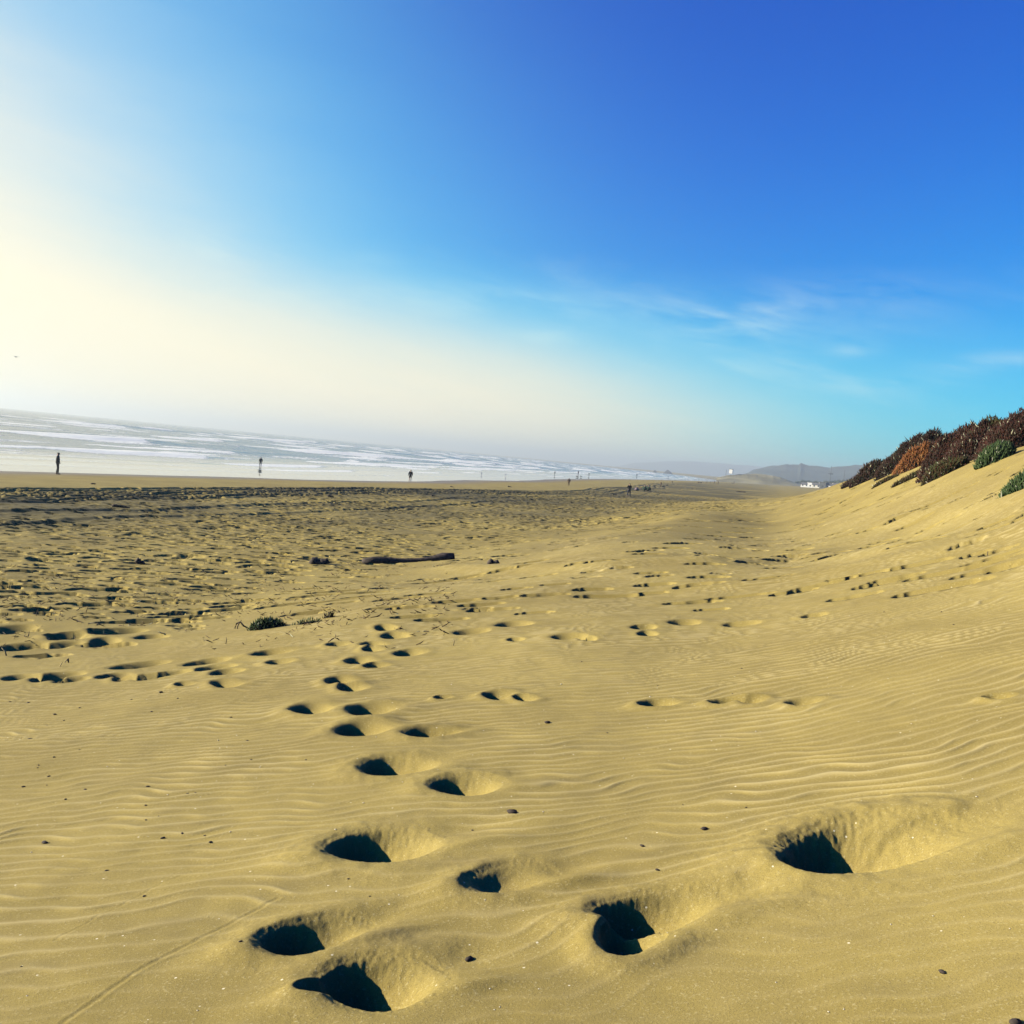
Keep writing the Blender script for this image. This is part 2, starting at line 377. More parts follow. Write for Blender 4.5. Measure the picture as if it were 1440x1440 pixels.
def stamp(cx, cy, a, b, ang=0.0, depth=.09, rim=.02, soft=.62, tail=.0, sd=0, lip=0, slope=.85):
    """one footprint pressed in loose sand: a steep-walled hollow, a raised rim and a wind-drifted tail"""
    rc = math.hypot(cx, cy); ac = math.atan2(cx, cy); ext = 3.2 * max(a, b)
    i0, i1 = np.searchsorted(R, rc - ext), np.searchsorted(R, rc + ext)
    j0, j1 = np.searchsorted(AZ, ac - ext / rc), np.searchsorted(AZ, ac + ext / rc)
    if i1 - i0 < 2 or j1 - j0 < 2: return
    S = np.s_[i0:i1, j0:j1]
    dx, dy = X[S] - cx, Y[S] - cy
    c, s = math.cos(ang), math.sin(ang)
    la, lb = (dx * c + dy * s) / a, (-dx * s + dy * c) / b
    th = np.arctan2(lb, la); rr = random.Random(sd)
    p1, p2, p3 = [rr.uniform(0, 6.28) for _ in range(3)]
    k = 1 + .07 * np.sin(2 * th + p1) + .04 * np.sin(3 * th + p2)
    ns = max(.03, .007 * rc); k = k + (.028 if rc < 7 else .0) * fbm(dx / ns, dy / ns, sd + 3, 2)
    q = np.hypot(np.where(la > 0, la / 1.12, la), lb) / k
    sun = sstep(-.5, .9, np.cos(th))                       # the wall facing the sun has slid to a gentle slope
    so = soft * (1 - slope * sun)
    t_ = np.clip((q - so) / (1.04 - so), 0, 1); bowl = 1 - t_ * t_ * (3 - 2 * t_)
    d = -depth * bowl
    side = .8 + .45 * np.cos(th - rr.uniform(1.8, 3.2))
    d = d + rim * np.exp(-((q - 1.34) / .5) ** 2) * side * (1 + .35 * fbm(dx / .11, dy / .11, sd + 5, 2)) * sstep(.95, 1.25, q) + .0045 * np.maximum(0, fbm(dx / .022, dy / .022, sd + 6, 2)) * np.exp(-((q - 1.05) / .14) ** 2) * (rc < 6)
    if tail:
        t1 = np.exp(-((la - 1.45) / .75) ** 2 - ((lb - .25) / .55) ** 2) - .0
        d = d - tail * t1 * (1 - bowl)
        d = d + tail * .7 * np.exp(-((la + 1.6) / .8) ** 2 - ((lb + .1) / .6) ** 2) * (1 - bowl)
        d = d + tail * .6 * np.exp(-((la - 1.3) / .9) ** 2 - ((lb + .95) / .28) ** 2) * (1 - bowl)
    if lip:   # a crest of sand left standing across the hollow
        d = d + depth * lip * np.exp(-((lb - .35 * np.sin(la * 2.0) + .05) / .17) ** 2) * bowl
    PIT[S] = np.where((bowl > .02) & (d < 0), np.minimum(PIT[S], d), PIT[S] + d)
    MASK[S] = np.minimum(MASK[S], sstep(1.15, 2.1, q))

def pstamp(px, py, w, h=None, dep=None, **k):
    if py > 985: px = px + .17 * w; w = w * 1.36; h = h * 1.12 if h else h
    x0, y0, t = hit(px, py)
    a = w / 2 * t / F
    if h is None: b = min(a * .46, .14)
    else:
        x1, y1, _ = hit(px, py - h / 2); x2, y2, _ = hit(px, py + h / 2); b = math.hypot(x1 - x2, y1 - y2) / 2
    rg = math.atan2(x0, y0)
    k.setdefault('ang', -rg + (.28 if py > 960 else .08)); k.setdefault('rim', .017); k.setdefault('sd', int(px * 31 + py))
    stamp(x0, y0, a, b, depth=dep if dep else min(.23, .36 * (a + min(a, b)) + .012), **k)

# deep footprints of the foreground trail
pstamp(424, 1316, 92, 44, tail=.035); pstamp(448, 1396, 44, 18, dep=.03)
pstamp(517, 1382, 108, 66, tail=.03, rim=.014); pstamp(524, 1189, 112, 42, tail=.03, rim=.016)
pstamp(704, 1236, 84, 34, tail=.03, dep=.055, soft=.3)
pstamp(904, 1279, 108, 46, tail=.03); pstamp(876, 1318, 62, 40, tail=.02)
pstamp(1200, 1190, 150, 66, tail=.05, dep=.20, ang=.05, rim=.03); pstamp(1285, 1172, 120, 34, dep=.05, soft=.15, ang=.2); pstamp(1136, 1221, 60, 26, dep=.06)
for a in [(645, 1105, 66, 25), (549, 1077, 70, 25), (600, 1030, 54, 13), (502, 1025, 58, 16), (516, 998, 48, 14), (433, 997, 42, 13),
          (481, 958, 44, 10), (495, 968, 36, 10), (702, 979, 42, 10), (738, 983, 30, 8), (623, 982, 22, 4), (507, 930, 42, 8),
          (529, 937, 30, 5), (576, 919, 42, 7), (524, 914, 24, 6), (476, 907, 32, 5), (526, 907, 34, 6), (920, 990, 38, 8),
          (1057, 985, 40, 8), (1125, 988, 34, 7), (1405, 981, 30, 8), (320, 962, 40, 10), (260, 963, 24, 5), (384, 918, 52, 6),
          (394, 931, 36, 5), (1020, 987, 40, 6)]:
    pstamp(*a[:4], tail=.015 if a[2] > 38 else .006)
for a in [(30, 953, 46, 7), (66, 956, 34, 7), (84, 950, 54, 7), (100, 957, 40, 5), (195, 936, 66, 7), (160, 951, 40, 6), (175, 955, 28, 6),
          (208, 953, 36, 7), (240, 948, 44, 5), (290, 931, 52, 6), (302, 939, 46, 6), (318, 945, 42, 6), (30, 910, 58, 9), (86, 908, 50, 7),
          (96, 897, 44, 7), (148, 902, 36, 8), (212, 896, 42, 5), (165, 888, 70, 8), (95, 893, 40, 6), (20, 885, 46, 12),
          (800, 896, 48, 7), (826, 899, 24, 5), (905, 883, 34, 5), (910, 892, 26, 5), (962, 876, 42, 6), (1042, 878, 44, 5), (1145, 866, 28, 4),
          (722, 878, 46, 7), (725, 900, 20, 4), (662, 889, 50, 6), (542, 883, 28, 8), (555, 894, 34, 9)]:
    pstamp(a[0], a[1], a[2] * 1.05, a[3] * 1.0, dep=.10, rim=.010, soft=.66, slope=0)
mids = '''1316 707 26 1295 717 16 1313 716 14 1272 729 22 1263 734 20 1284 738 24 1218 747 14 1184 754 12 1335 748 30 1400 736 24 1433 734 22 1386 752 28
1306 744 18 1241 762 20 1285 762 18 1292 769 36 1261 776 16 1225 769 20 1371 780 22 1404 775 28 1407 783 52 1288 795 50 1378 796 62 1429 795 40 1317 809 44 1384 804 50
1342 824 50 1297 833 46 1216 809 34 1240 821 42 1258 814 38 1184 813 24 911 779 26 941 771 28 953 765 24 982 759 24 1024 749 20 1012 754 20 1050 743 22 1078 734 16
1147 717 22 991 794 32 915 806 26 868 790 28 1078 786 32 1045 790 26 1102 799 30 1126 780 24 1166 790 28 1119 765 18 1074 820 32 1095 817 26 1038 840 52 1102 835 24 1126 832 24
1149 824 50 972 848 44 920 823 34 979 827 44 852 839 60 918 835 24 996 812 36 1175 724 20 655 812 30 705 806 24 697 817 30 755 811 28 780 822 24 832 829 34 765 837 38 702 841 30
675 851 38 787 794 22 810 799 20 840 796 24 867 790 24 747 791 26 712 781 20 725 828 26 735 802 22 600 836 40 640 846 44 575 855 40 560 842 46 690 858 40 750 862 30
505 834 50 470 845 60 430 862 44 395 852 44 350 846 60 320 858 46 280 871 46 245 869 40 180 876 46 205 873 30 120 850 40 60 857 44 260 815 30 320 805 34 210 820 44 130 830 40 70 835 44
445 838 44 470 832 46 520 838 44 540 855 34 610 820 40 645 815 34 580 868 40 620 872 44 1000 858 30 1200 840 40'''.split()
for i in range(0, len(mids), 3):
    pstamp(float(mids[i]), float(mids[i + 1]), float(mids[i + 2]) * 1.6, None, dep=.24 if float(mids[i]) > 700 else .17, rim=.008, soft=.86, slope=0)

# trampled flats: every cell of a jittered grid may hold one print
def cells(size, prob, la, lb, depth, seed, rmin, rmax):
    i0, i1 = np.searchsorted(R, rmin), np.searchsorted(R, rmax)
    j0, j1 = np.searchsorted(AZ, math.radians(-37)), np.searchsorted(AZ, math.radians(37))
    S = np.s_[i0:i1, j0:j1]; x, y = X[S], Y[S]
    gx, gy = np.floor(x / size).astype(np.int64), np.floor(y / size).astype(np.int64)
    acc = np.zeros_like(x)
    for ox in (-1, 0, 1):
        for oy in (-1, 0, 1):
            ix, iy = gx + ox, gy + oy
            cx = (ix + .5 + .8 * (h01(ix, iy, seed) - .5)) * size; cy = (iy + .5 + .8 * (h01(ix, iy, seed + 1) - .5)) * size
            ok = h01(ix, iy, seed + 2) < prob(cx, cy)
            th = (h01(ix, iy, seed + 3) - .5) * .9 + .12; sc = .6 + .75 * h01(ix, iy, seed + 4) ** 1.3
            dx, dy = x - cx, y - cy
            a = (dx * np.cos(th) + dy * np.sin(th)) / (la * sc); b = (-dx * np.sin(th) + dy * np.cos(th)) / (lb * sc)
            q = np.sqrt(a * a + b * b)
            d = -depth * sc * (1 - sstep(.80, 1.03, q)) + depth * .09 * np.exp(-((q - 1.3) / .25) ** 2) * (a < 0)
            acc = acc + np.where(ok, d, 0)
    PIT[S] += acc
def dens(cx, cy):
    u, v = uv(cx, cy); r = np.hypot(cx, cy)
    n = np.clip(fbm(cx / 13, cy / 8, 71, 2) * 1.9 + .5, 0, 1.1)
    p = sstep(24.5, 27, u) * (1 - sstep(43 + 8 * sstep(30, 70, v) + 8 * sstep(100, 150, v), 48 + 6 * sstep(30, 70, v) + 10 * sstep(100, 150, v), u)) * (.32 + .85 * n) * (.62 + .38 * sstep(14, 24, r))
    p = p + (.10 + .22 * sstep(.1, .5, perlin(u / 3.5, v / 12, 77))) * sstep(46, 48, u) * (1 - sstep(60, 63, u)) * sstep(13, 18, r)
    return p * sstep(10.5, 13.5, r) * (1 - .55 * sstep(90, 170, r))
cells(.58, dens, .30, .125, .20, 101, 11, 190)
cells(.9, lambda a, b: dens(a, b) * .6 * sstep(22, 40, np.hypot(a, b)), .27, .15, .10, 151, 20, 200)
DET = MASK * RIP + LUMP * (.35 + .65 * MASK) + PIT
# churned sand and tyre tracks along the upper beach
i0, i1 = np.searchsorted(R, 11), np.searchsorted(R, 420)
S = np.s_[i0:i1]; x, y, u, v = X[S], Y[S], U[S], Vv[S]; r = RR[S]
band = sstep(24.3, 26.6, u) * (1 - sstep(42 + 8 * sstep(30, 70, v) + 8 * sstep(100, 150, v), 47 + 6 * sstep(30, 70, v) + 10 * sstep(100, 150, v), u))
churn = band * sstep(16, 34, r) * (.5 + .6 * perlin(x / 8, y / 12, 81)).clip(0, 1.2)
far = 1 + 1.1 * sstep(45, 110, r)
DET[S] += churn * (.07 * fbm(x / .60, y / .50, 83, 3) + .05 * fbm(x / 1.7, y / 1.9, 85, 2)) * far
for k, (uc, w, dp) in enumerate([(29.3, .26, .17), (31.2, .26, .17), (26.6, .24, .12), (28.0, .24, .12), (25.6, .3, .09), (34.5, .2, .07), (36.3, .2, .07)]):
    um = uc + 1.1 * perlin(v / 45, 0 * v, 90 + k // 2) + .25 * perlin(v / 9, 0 * v, 95 + k // 2)
    g = (u - um) / w
    DET[S] += (-dp * np.exp(-g ** 4) + dp * .55 * (np.exp(-((g - 1.7) / .5) ** 2) + np.exp(-((g + 1.7) / .5) ** 2))) * sstep(14, 24, r) * (1 + .4 * perlin(v / .8, u, 97))
# berm edge above the wash of the waves
DET[S] += .09 * np.exp(-((u - 25.3 - 2.2 * perlin(v / 30, 0 * v, 99)) / .9) ** 2) * sstep(30, 50, r) * (1 - sstep(250, 400, r))
# drawn scratches on the near left
def groove(pts, w, d):
    P = np.array([hit(*p)[:2] for p in pts])
    i1 = np.searchsorted(R, 12)
    x, y = X[:i1], Y[:i1]; best = np.full(x.shape, 9.)
    for a, b in zip(P[:-1], P[1:]):
        ab = b - a; t = np.clip(((x - a[0]) * ab[0] + (y - a[1]) * ab[1]) / (ab @ ab), 0, 1)
        best = np.minimum(best, np.hypot(x - a[0] - t * ab[0], y - a[1] - t * ab[1]))
    best = best + .004 * fbm(x / .05, y / .05, 61, 2)
    DET[:i1] += -d * np.exp(-(best / w) ** 2) + .6 * d * np.exp(-((best - 2.2 * w) / w) ** 2)
groove([(88, 1438), (200, 1362), (300, 1310), (392, 1262)], .008, .0016)
groove([(78, 1322), (140, 1288), (230, 1240), (330, 1205)], .006, .0012)
groove([(70, 1225), (190, 1205), (320, 1180)], .008, .0014)
# low sunlit ridge where the dune slope starts
def ridge(pts, w, h):
    P = np.array([hit(*p)[:2] for p in pts]); i0, i1 = np.searchsorted(R, 8), np.searchsorted(R, 45)
    x, y = X[i0:i1], Y[i0:i1]; best = np.full(x.shape, 9.)
    for a, b in zip(P[:-1], P[1:]):
        ab = b - a; t = np.clip(((x - a[0]) * ab[0] + (y - a[1]) * ab[1]) / (ab @ ab), 0, 1)
        best = np.minimum(best, np.hypot(x - a[0] - t * ab[0], y - a[1] - t * ab[1]))
    DET[i0:i1] += h * np.exp(-(best / w) ** 2)
ridge([(640, 799), (740, 801), (860, 797), (990, 790), (1130, 781), (1280, 772)], .55, .10)
ridge([(1000, 826), (1150, 808), (1300, 778), (1440, 742)], .5, .07)
ridge([(1240, 735), (1330, 716), (1440, 700)], .5, .10)
PITM = -PIT
Zd = Z + DET
DAMP_SHADE = sstep(25.0, 26.2, U) * (1 - sstep(32 + 14 * sstep(60, 130, Vv), 45 + 16 * sstep(60, 130, Vv), U)) * sstep(-.15, .45, fbm(X / 14, Y / 26, 111, 3) + .25 * sstep(40, 90, RR)) * sstep(24, 40, RR)
DAMP_SHADE = np.maximum(DAMP_SHADE, .75 * sstep(26, 28, U) * (1 - sstep(40, 50, U)) * sstep(28, 48, RR) * sstep(-.35, .25, fbm(X / 9, Y / 14, 113, 4)))
DAMP_SHADE = np.maximum(DAMP_SHADE, .34 * sstep(44, 48, U) * (1 - sstep(52, 58, U)) * sstep(20, 30, Vv) * (1 - sstep(80, 110, Vv)) * sstep(-.3, .3, fbm(X / 5, Y / 9, 115, 3)))  # shade in the hollow at the dune foot, painted into the sand colour
DAMP_SHADE = np.clip(DAMP_SHADE, 0, 1) * (1 - sstep(300, 700, RR) * .5)
WET = 1 - sstep(2, 12, U + 2.5 * perlin(Vv / 25, U * 0, 117))
me = mesh_np('beach', np.stack((X, Y, Zd), -1).reshape(-1, 3), grid_quads(NR, NC)[:, ::-1])
smooth(me); attr(me, 'damp_shade', DAMP_SHADE); attr(me, 'wet', WET); attr(me, 'crest', CREST * MASK)
tag(link('beach', me, M_sand), 'pale yellow sand beach covered with footprints and wind ripples', 'beach', kind='structure')
def ground(x, y):
    i = min(NR - 2, max(0, np.searchsorted(R, math.hypot(x, y)))); j = min(NC - 1, np.searchsorted(AZ, math.atan2(x, y)))
    return float(min(Zd[i, j], Zd[i - 1, j]))
def at(px, py):
    x, y, t = hit(px, py); return x, y, ground(x, y), t
del RIP, LUMP

# ------------------------------------------------------------------ the sea
s = np.concatenate((np.arange(-5, 110, .42), np.arange(110, 420, 1.1), np.geomspace(420, 12500, 90)))
v = np.concatenate((-np.geomspace(12000, 60, 45), np.arange(-58, 40, 2.0), np.arange(40, 420, .6), np.geomspace(421, 12000, 360)))
SS, VV = np.meshgrid(s, v, indexing='ij')
zs = np.zeros_like(SS); fo = np.zeros_like(SS)
W = [(9, .05), (17, .14), (27, .22), (38, .5), (52, .32), (66, .5), (95, 1.9), (124, .6), (160, 1.3), (205, .8), (255, 1.1), (330, 2.1), (410, 1.2), (520, 1.7), (660, 1.3), (850, 1.6)]
for i, (s0, H) in enumerate(W):
    k = min(1, s0 / 60)
    sc = s0 + k * (10 * fbm(VV[0] / 110, VV[0] * 0 + i * 3.7, 200 + i, 2) + 4.5 * fbm(VV[0] / 26, VV[0] * 0 + i, 220 + i)) + 9 * k * perlin(VV[0] / 300, VV[0] * 0, 240 + i)
    hm = .72 * H * np.clip(.55 + .75 * perlin(VV[0] / 65, VV[0] * 0 + i * 1.3, 260 + i), .12, 1.2)
    d = SS - sc[None, :]
    fr_w = 1.2 + 3.6 * H; bk = 1.5 + 4.5 * H
    prof = np.where(d < 0, np.exp(-(d / fr_w) ** 2), np.exp(-(d / bk) ** 2))
    zs += hm[None, :] * prof
    bkn = sstep(-.15, .35, perlin(VV[0] / 48, VV[0] * 0 + i * 2.1, 280 + i) + (.25 if H > 1.5 else 0))
    ft = np.exp(-((d + .35 * fr_w) / (fr_w * .7)) ** 2) * bkn[None, :] + .65 * np.exp(-np.maximum(-d, 0) / (3 + 6 * H)) * (d < 0) * bkn[None, :]
    fo = np.maximum(fo, 1.15 * ft * (.5 + .5 * min(1, H / .5)))
    fo = np.maximum(fo, .5 * np.exp(-(d / .5) ** 2) * (s0 < 60))
Xs = None
chop = sstep(6, 60, SS)
zs += chop * (.10 * fbm(SS / 3.2, VV / 9, 300, 3) + .16 * fbm(SS / 14, VV / 50, 303, 2)) * (1 - sstep(500, 900, SS))
zs += .02 * perlin(VV / 19, SS * 0, 307) * (1 - sstep(-1, 10, SS))
fo = fo + .50 * sstep(10, 35, SS) * (1 - sstep(380, 700, SS)) * sstep(-.2, .4, fbm(SS / 9, VV / 45, 309, 3)) 
# map (s, v) to the plane along the coast
yy = (VV - 0) * 1.0
xs = shore(yy) + (np.interp(yy, _DY, _DL) - SS) / .97
me = mesh_np('sea', np.stack((xs, yy, zs), -1).reshape(-1, 3), grid_quads(len(s), len(v)))
smooth(me); attr(me, 'foam', fo); attr(me, 'chop', chop)
tag(link('sea', me, M_sea), 'pale glaring ocean with lines of white breakers', 'sea', kind='structure')

# ------------------------------------------------------------------ hills
def hill(name, pts, D, depth, zb, mat, label, seed, rough=.06, n=160, m=40):
    pts = np.array(pts, float); px = np.linspace(pts[0, 0], pts[-1, 0], n); py = np.interp(px, pts[:, 0], pts[:, 1])
    ds = [ray(a, b) for a, b in zip(px, py)]
    top = np.array([EYE + d.z * D / math.hypot(d.x, d.y) for d in ds])[:, None]; az = np.array([math.atan2(d.x, d.y) for d in ds])[:, None]
    w = np.linspace(-1, 1, m)[None, :]; rr = D + w * depth + 0 * az
    nn = fbm(az * D / depth * 2.6 + 0 * w, w * 2.6 + seed + 0 * az, seed, 6, .6)
    h = (1 - np.abs(w) ** 1.4) * (1 - rough) + rough * nn * 2 * (1 - np.abs(w))
    V = np.stack((rr * np.sin(az), rr * np.cos(az), zb + (top - zb) * np.maximum(h, 0)), -1).reshape(-1, 3)
    me = mesh_np(name, np.array(V), grid_quads(n, m)); smooth(me)
    return tag(link(name, me, mat), label, 'hill', kind='structure')
M_hill = simple('hill_scrub', (.040, .048, .035), .95, .4, .012)
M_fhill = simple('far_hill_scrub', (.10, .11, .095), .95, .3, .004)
hill('hills', [(1040, 668), (1050, 664), (1060, 657), (1072, 654), (1085, 651), (1098, 649.5), (1107, 648), (1116, 649), (1124, 650.5), (1127, 648.2), (1131, 651), (1140, 653), (1152, 654), (1166, 655),
               (1178, 653), (1190, 650.5), (1204, 648.5), (1218, 648.5), (1240, 650), (1290, 655), (1350, 660), (1440, 672), (1520, 690)], 3000, 500, -1.5, M_hill, 'dark grey ridge of hills behind the far beach houses', 5, .14, 260, 60)
hill('hills', [(830, 662), (860, 657), (895, 650), (930, 647.5), (965, 647.5), (1000, 649), (1040, 652), (1090, 657), (1180, 670), (1230, 681)], 8200, 1000, -1.5, M_fhill, 'pale headland fading in the haze above the surf', 11, .08)
hill('dune', [(1008, 671), (1016, 669.2), (1024, 667.5), (1035, 666.4), (1050, 665.2), (1064, 664.6), (1076, 665.4), (1088, 667), (1098, 670), (1110, 674.5), (1125, 680), (1140, 684)], 1150, 70, .5,
     simple('dune_scrub', (.20, .17, .085), .95, .45, .03), 'low grassy dune at the far end of the beach', 23, .10, 120, 30)

# ------------------------------------------------------------------ plants
def leaves_mesh(name, B, D, Ln, Wd, tone):
    n = len(B); D = D / np.linalg.norm(D, axis=1, keepdims=True)
    e = np.cross(D, np.array([.3, .2, 1.0])); e /= np.linalg.norm(e, axis=1, keepdims=True) + 1e-9; f = np.cross(D, e)
    V = np.zeros((n, 7, 3)); bend = rng.normal(0, .12, (n, 3)) * Ln[:, None] + np.array([0, 0, .10]) * Ln[:, None]
    for k in range(3):
        a = 2.0944 * k; o = (e * math.cos(a) + f * math.sin(a)) * Wd[:, None]
        V[:, k] = B + o * .6; V[:, 3 + k] = B + D * (Ln * .55)[:, None] + o
    V[:, 6] = B + D * Ln[:, None] + bend
    b = (np.arange(n) * 7)[:, None]
    Q = np.concatenate([b + np.array([[k, (k + 1) % 3, 3 + (k + 1) % 3, 3 + k]]) for k in range(3)])
    T = np.concatenate([b + np.array([[3 + k, 3 + (k + 1) % 3, 6]]) for k in range(3)])
    me = mesh_np(name, V.reshape(-1, 3), Q, T); attr(me, 'tone', np.repeat(tone, 7)); return me
M_core = simple('plant_litter', (.030, .022, .014), .95, .5, 6)
LM = {'red': leaf_mat('ice_plant_red', (.052, .014, .009), (.026, .022, .011)),
      'dark': leaf_mat('ice_plant_dark', (.042, .014, .010), (.020, .024, .011)),
      'green': leaf_mat('ice_plant_green', (.026, .046, .014), (.060, .085, .026), (.40, .37, .24), .04),
      'mix': leaf_mat('ice_plant_mixed', (.058, .020, .010), (.046, .062, .018), (.5, .45, .32), .02),
      'orange': leaf_mat('ice_plant_dry', (.23, .085, .022), (.12, .040, .014), (.34, .18, .06), .1)}
def mound(px, py, w, h, mat, n, label, deep=.7, cat='plant', name='ice_plant', ll=.13, group=None, back=.5, up=.8):
    x, y, z, t = at(px, py); rg = math.atan2(x, y)
    rx = w / 2 * t / F; hz = h * t / F; ry = rx * deep
    cx, cy = x + math.sin(rg) * ry * back, y + math.cos(rg) * ry * back
    c, s_ = math.cos(-rg), math.sin(-rg)
    root = empty(name, (cx, cy, z), 0, label, cat, group)
    def surf(th, q, sd):
        k = 1 + .22 * fbm(np.cos(th) * 1.5 + sd, np.sin(th) * 1.5 + q * 1.3, 400 + sd, 3)
        lx, ly = rx * q * np.cos(th) * k, ry * q * np.sin(th) * k
        X2, Y2 = lx * c - ly * s_, lx * s_ + ly * c
        g = zbase(cx + X2, cy + Y2) - z
        hh = hz * np.sqrt(np.maximum(0, 1 - q ** 2.2)) * (.8 + .35 * fbm(lx / .55 + sd, ly / .55, 420 + sd, 3))
        # the top follows the mound's own height where the slope climbs behind it
        return X2, Y2, np.maximum(g - .04, np.minimum(g, 0) - .04) * 1.0, hh
    sd = int(px) % 97
    # core of dead stems
    th, q = np.meshgrid(np.linspace(0, 6.2832, 29), np.linspace(0.001, 1, 12), indexing='ij')
    X2, Y2, g, hh = surf(th, q, sd)
    me = mesh_np('stems', np.stack((X2, Y2, np.maximum(g, 0 * g + np.minimum(g, .0)) * 1.0 + hh * .8), -1).reshape(-1, 3), grid_quads(29, 12)); smooth(me)
    link('stems', me, M_core, root)
    th = rng.uniform(0, 6.2832, n); q = np.sqrt(rng.uniform(0, 1.0, n)) * 1.04
    X2, Y2, g, hh = surf(th, np.minimum(q, 1), sd)
    B = np.stack((X2, Y2, g + hh * rng.uniform(.62, .98, n)), -1)
    lx, ly = np.cos(th) * q / max(rx, .01), np.sin(th) * q / max(ry, .01)
    out_ = np.stack((lx * c - ly * s_, lx * s_ + ly * c, np.zeros(n)), -1); out_ = out_ / (np.linalg.norm(out_, axis=1, keepdims=True) + 1e-6) * (q ** 1.5)[:, None]
    D = out_ * .75 + np.array([0, 0, up]) + rng.normal(0, .42, (n, 3))
    Ln = ll * rng.uniform(.6, 1.35, n)
    link('leaves', leaves_mesh('leaves', B, D, Ln, Ln * rng.uniform(.09, .14, n), rng.uniform(0, 1, n)), LM[mat], root)
    return root
mound(1229, 672, 54, 27, 'dark', 3000, 'dark low ice plant clump at the left tip of the dune crest', ll=.16)
mound(1282, 655, 66, 46, 'dark', 5200, 'dark ice plant mound behind the orange dried patch', back=1.9, ll=.15)
mound(1294, 655, 64, 33, 'orange', 4600, 'orange brown dried ice plant patch on the dune face', back=.15, deep=.45, ll=.13)
mound(1343, 655, 84, 60, 'red', 6500, 'tall dark reddish ice plant mound in the middle of the crest', back=1.0, ll=.13)
mound(1384, 640, 66, 54, 'mix', 6000, 'brown and green ice plant mound between the middle mound and photo edge', back=1.0, ll=.12)
mound(1436, 628, 92, 52, 'red', 7000, 'reddish brown ice plant mound at the right edge of the crest', back=1.0, ll=.12)
mound(1258, 664, 44, 34, 'dark', 3200, 'dark ice plant between the left tip clump and the orange patch', back=.9, ll=.15)
mound(1312, 648, 60, 50, 'dark', 5000, 'dark crest ice plant directly above the orange dried patch', back=2.3, ll=.14)
mound(1366, 648, 70, 50, 'red', 5000, 'reddish ice plant filling between the middle mound and green clump', back=.8, ll=.12)
mound(1412, 634, 60, 52, 'red', 5000, 'rusty ice plant rising right behind the green upright clump', back=1.1, ll=.12)
mound(1398, 650, 38, 27, 'green', 2400, 'bright green upright ice plant clump in front of the crest mounds', back=.5, deep=.5, ll=.14, up=1.2)
mound(1328, 668, 50, 24, 'mix', 2600, 'brown trailing ice plant tongue below the orange patch', back=.5, deep=.5, ll=.11)
mound(1281, 674, 42, 8, 'mix', 1100, 'thin green ice plant runner on bare sand below the crest', deep=.3, ll=.10)
mound(1245, 678, 30, 6, 'mix', 700, 'smallest ice plant runner on sand near the dark clump', deep=.35, ll=.10)
mound(1196, 683, 18, 7, 'dark', 900, 'low dark bush where the dune meets the far houses', ll=.2, name='bush')
mound(1440, 690, 50, 30, 'green', 1500, 'leafy green ice plant bush alone on the sand at right edge', back=.5, ll=.11, up=1.1)
mound(374, 884, 44, 18, 'green', 520, 'small dark green beach plant alone on the trampled sand', back=.4, deep=.6, ll=.062, name='beach_plant', up=1.3)
mound(432, 876, 40, 9, 'green', 90, 'sparse row of green seedlings right of the beach plant', back=.2, deep=.3, ll=.05, name='seedling_clump', up=1.5)
mound(462, 868, 14, 10, 'mix', 60, 'brown sprig standing right of the green seedlings', back=.2, deep=.5, ll=.055, name='beach_sprig', up=1.6)

# ------------------------------------------------------------------ driftwood, reeds, fragments
def log(px, py, w, rad, label, ang=0, name='driftwood_log', bend=.08, lift=.0, taper=.6, waist=False):
    x, y, z, t = at(px, py); half = w / 2 * t / F; rg = -math.atan2(x, y) + ang
    z = max(z, float(zbase(x, y)))
    b = MB(); n = 9; pts = []; rd = []
    for i in range(n):
        k = i / (n - 1); pts.append(((k - .5) * 2 * half, bend * half * math.sin(k * 5), rad * (.55 + .5 * math.sin(k * 4 + px)) + lift * k)); rd.append(rad * (1 - (1 - taper) * abs(k - .15)) * (.75 + .35 * abs(math.sin(k * 7 + px))))
    if waist:      # thick butt, thin sunken middle, thick broken far end
        prof_ = (.65, 1.0, 1.0, .8, .62, .6, .72, 1.0, .85); zz = (.25, .45, .45, .3, .2, .25, .4, .6, .6)
        rd = [rad * q for q in prof_]; cr, sr = math.cos(rg), math.sin(rg)
        pts = [(p_[0], p_[1], rad * q + float(zbase(x + cr * p_[0] - sr * p_[1], y + sr * p_[0] + cr * p_[1])) - z) for p_, q in zip(pts, zz)]
    b.tube(pts, rd, 10, .18, int(px))
    o = b.build(name, M_wood, None, loc=(x, y, z), rz=rg)
    return tag(o, label, 'driftwood')
lg = log(574, 791, 128, .125, 'long dark half buried driftwood log lying on the trampled sand', ang=.22, bend=.05, taper=1.2, waist=True)
log(449, 793, 24, .13, 'short dark driftwood stump just left of the long log', name='driftwood_stump', bend=.02)
log(170, 714, 22, .075, 'dark driftwood log lying beside the tyre tracks at left')
log(1042, 692, 13, .16, 'dark log on the flat beach below the far dune')
log(465, 699, 9, .07, 'small dark driftwood lump behind the tyre tracks')
log(610, 698, 7, .06, 'small pale bent driftwood piece beside the tracks')
log(131, 681, 6, .05, 'tiny dark lump on smooth sand near the closest walker')
log(717, 685, 6, .09, 'tiny dark lump on smooth sand below the waterline wading pair')
log(636, 685, 6, .06, 'faint dark lump at the seaward edge of the trampled sand')
log(197, 792, 10, .08, 'small driftwood lump among footprints at left', name='driftwood_stump')
log(694, 793, 14, .09, 'small dark stump right of the long driftwood log', name='driftwood_stump')
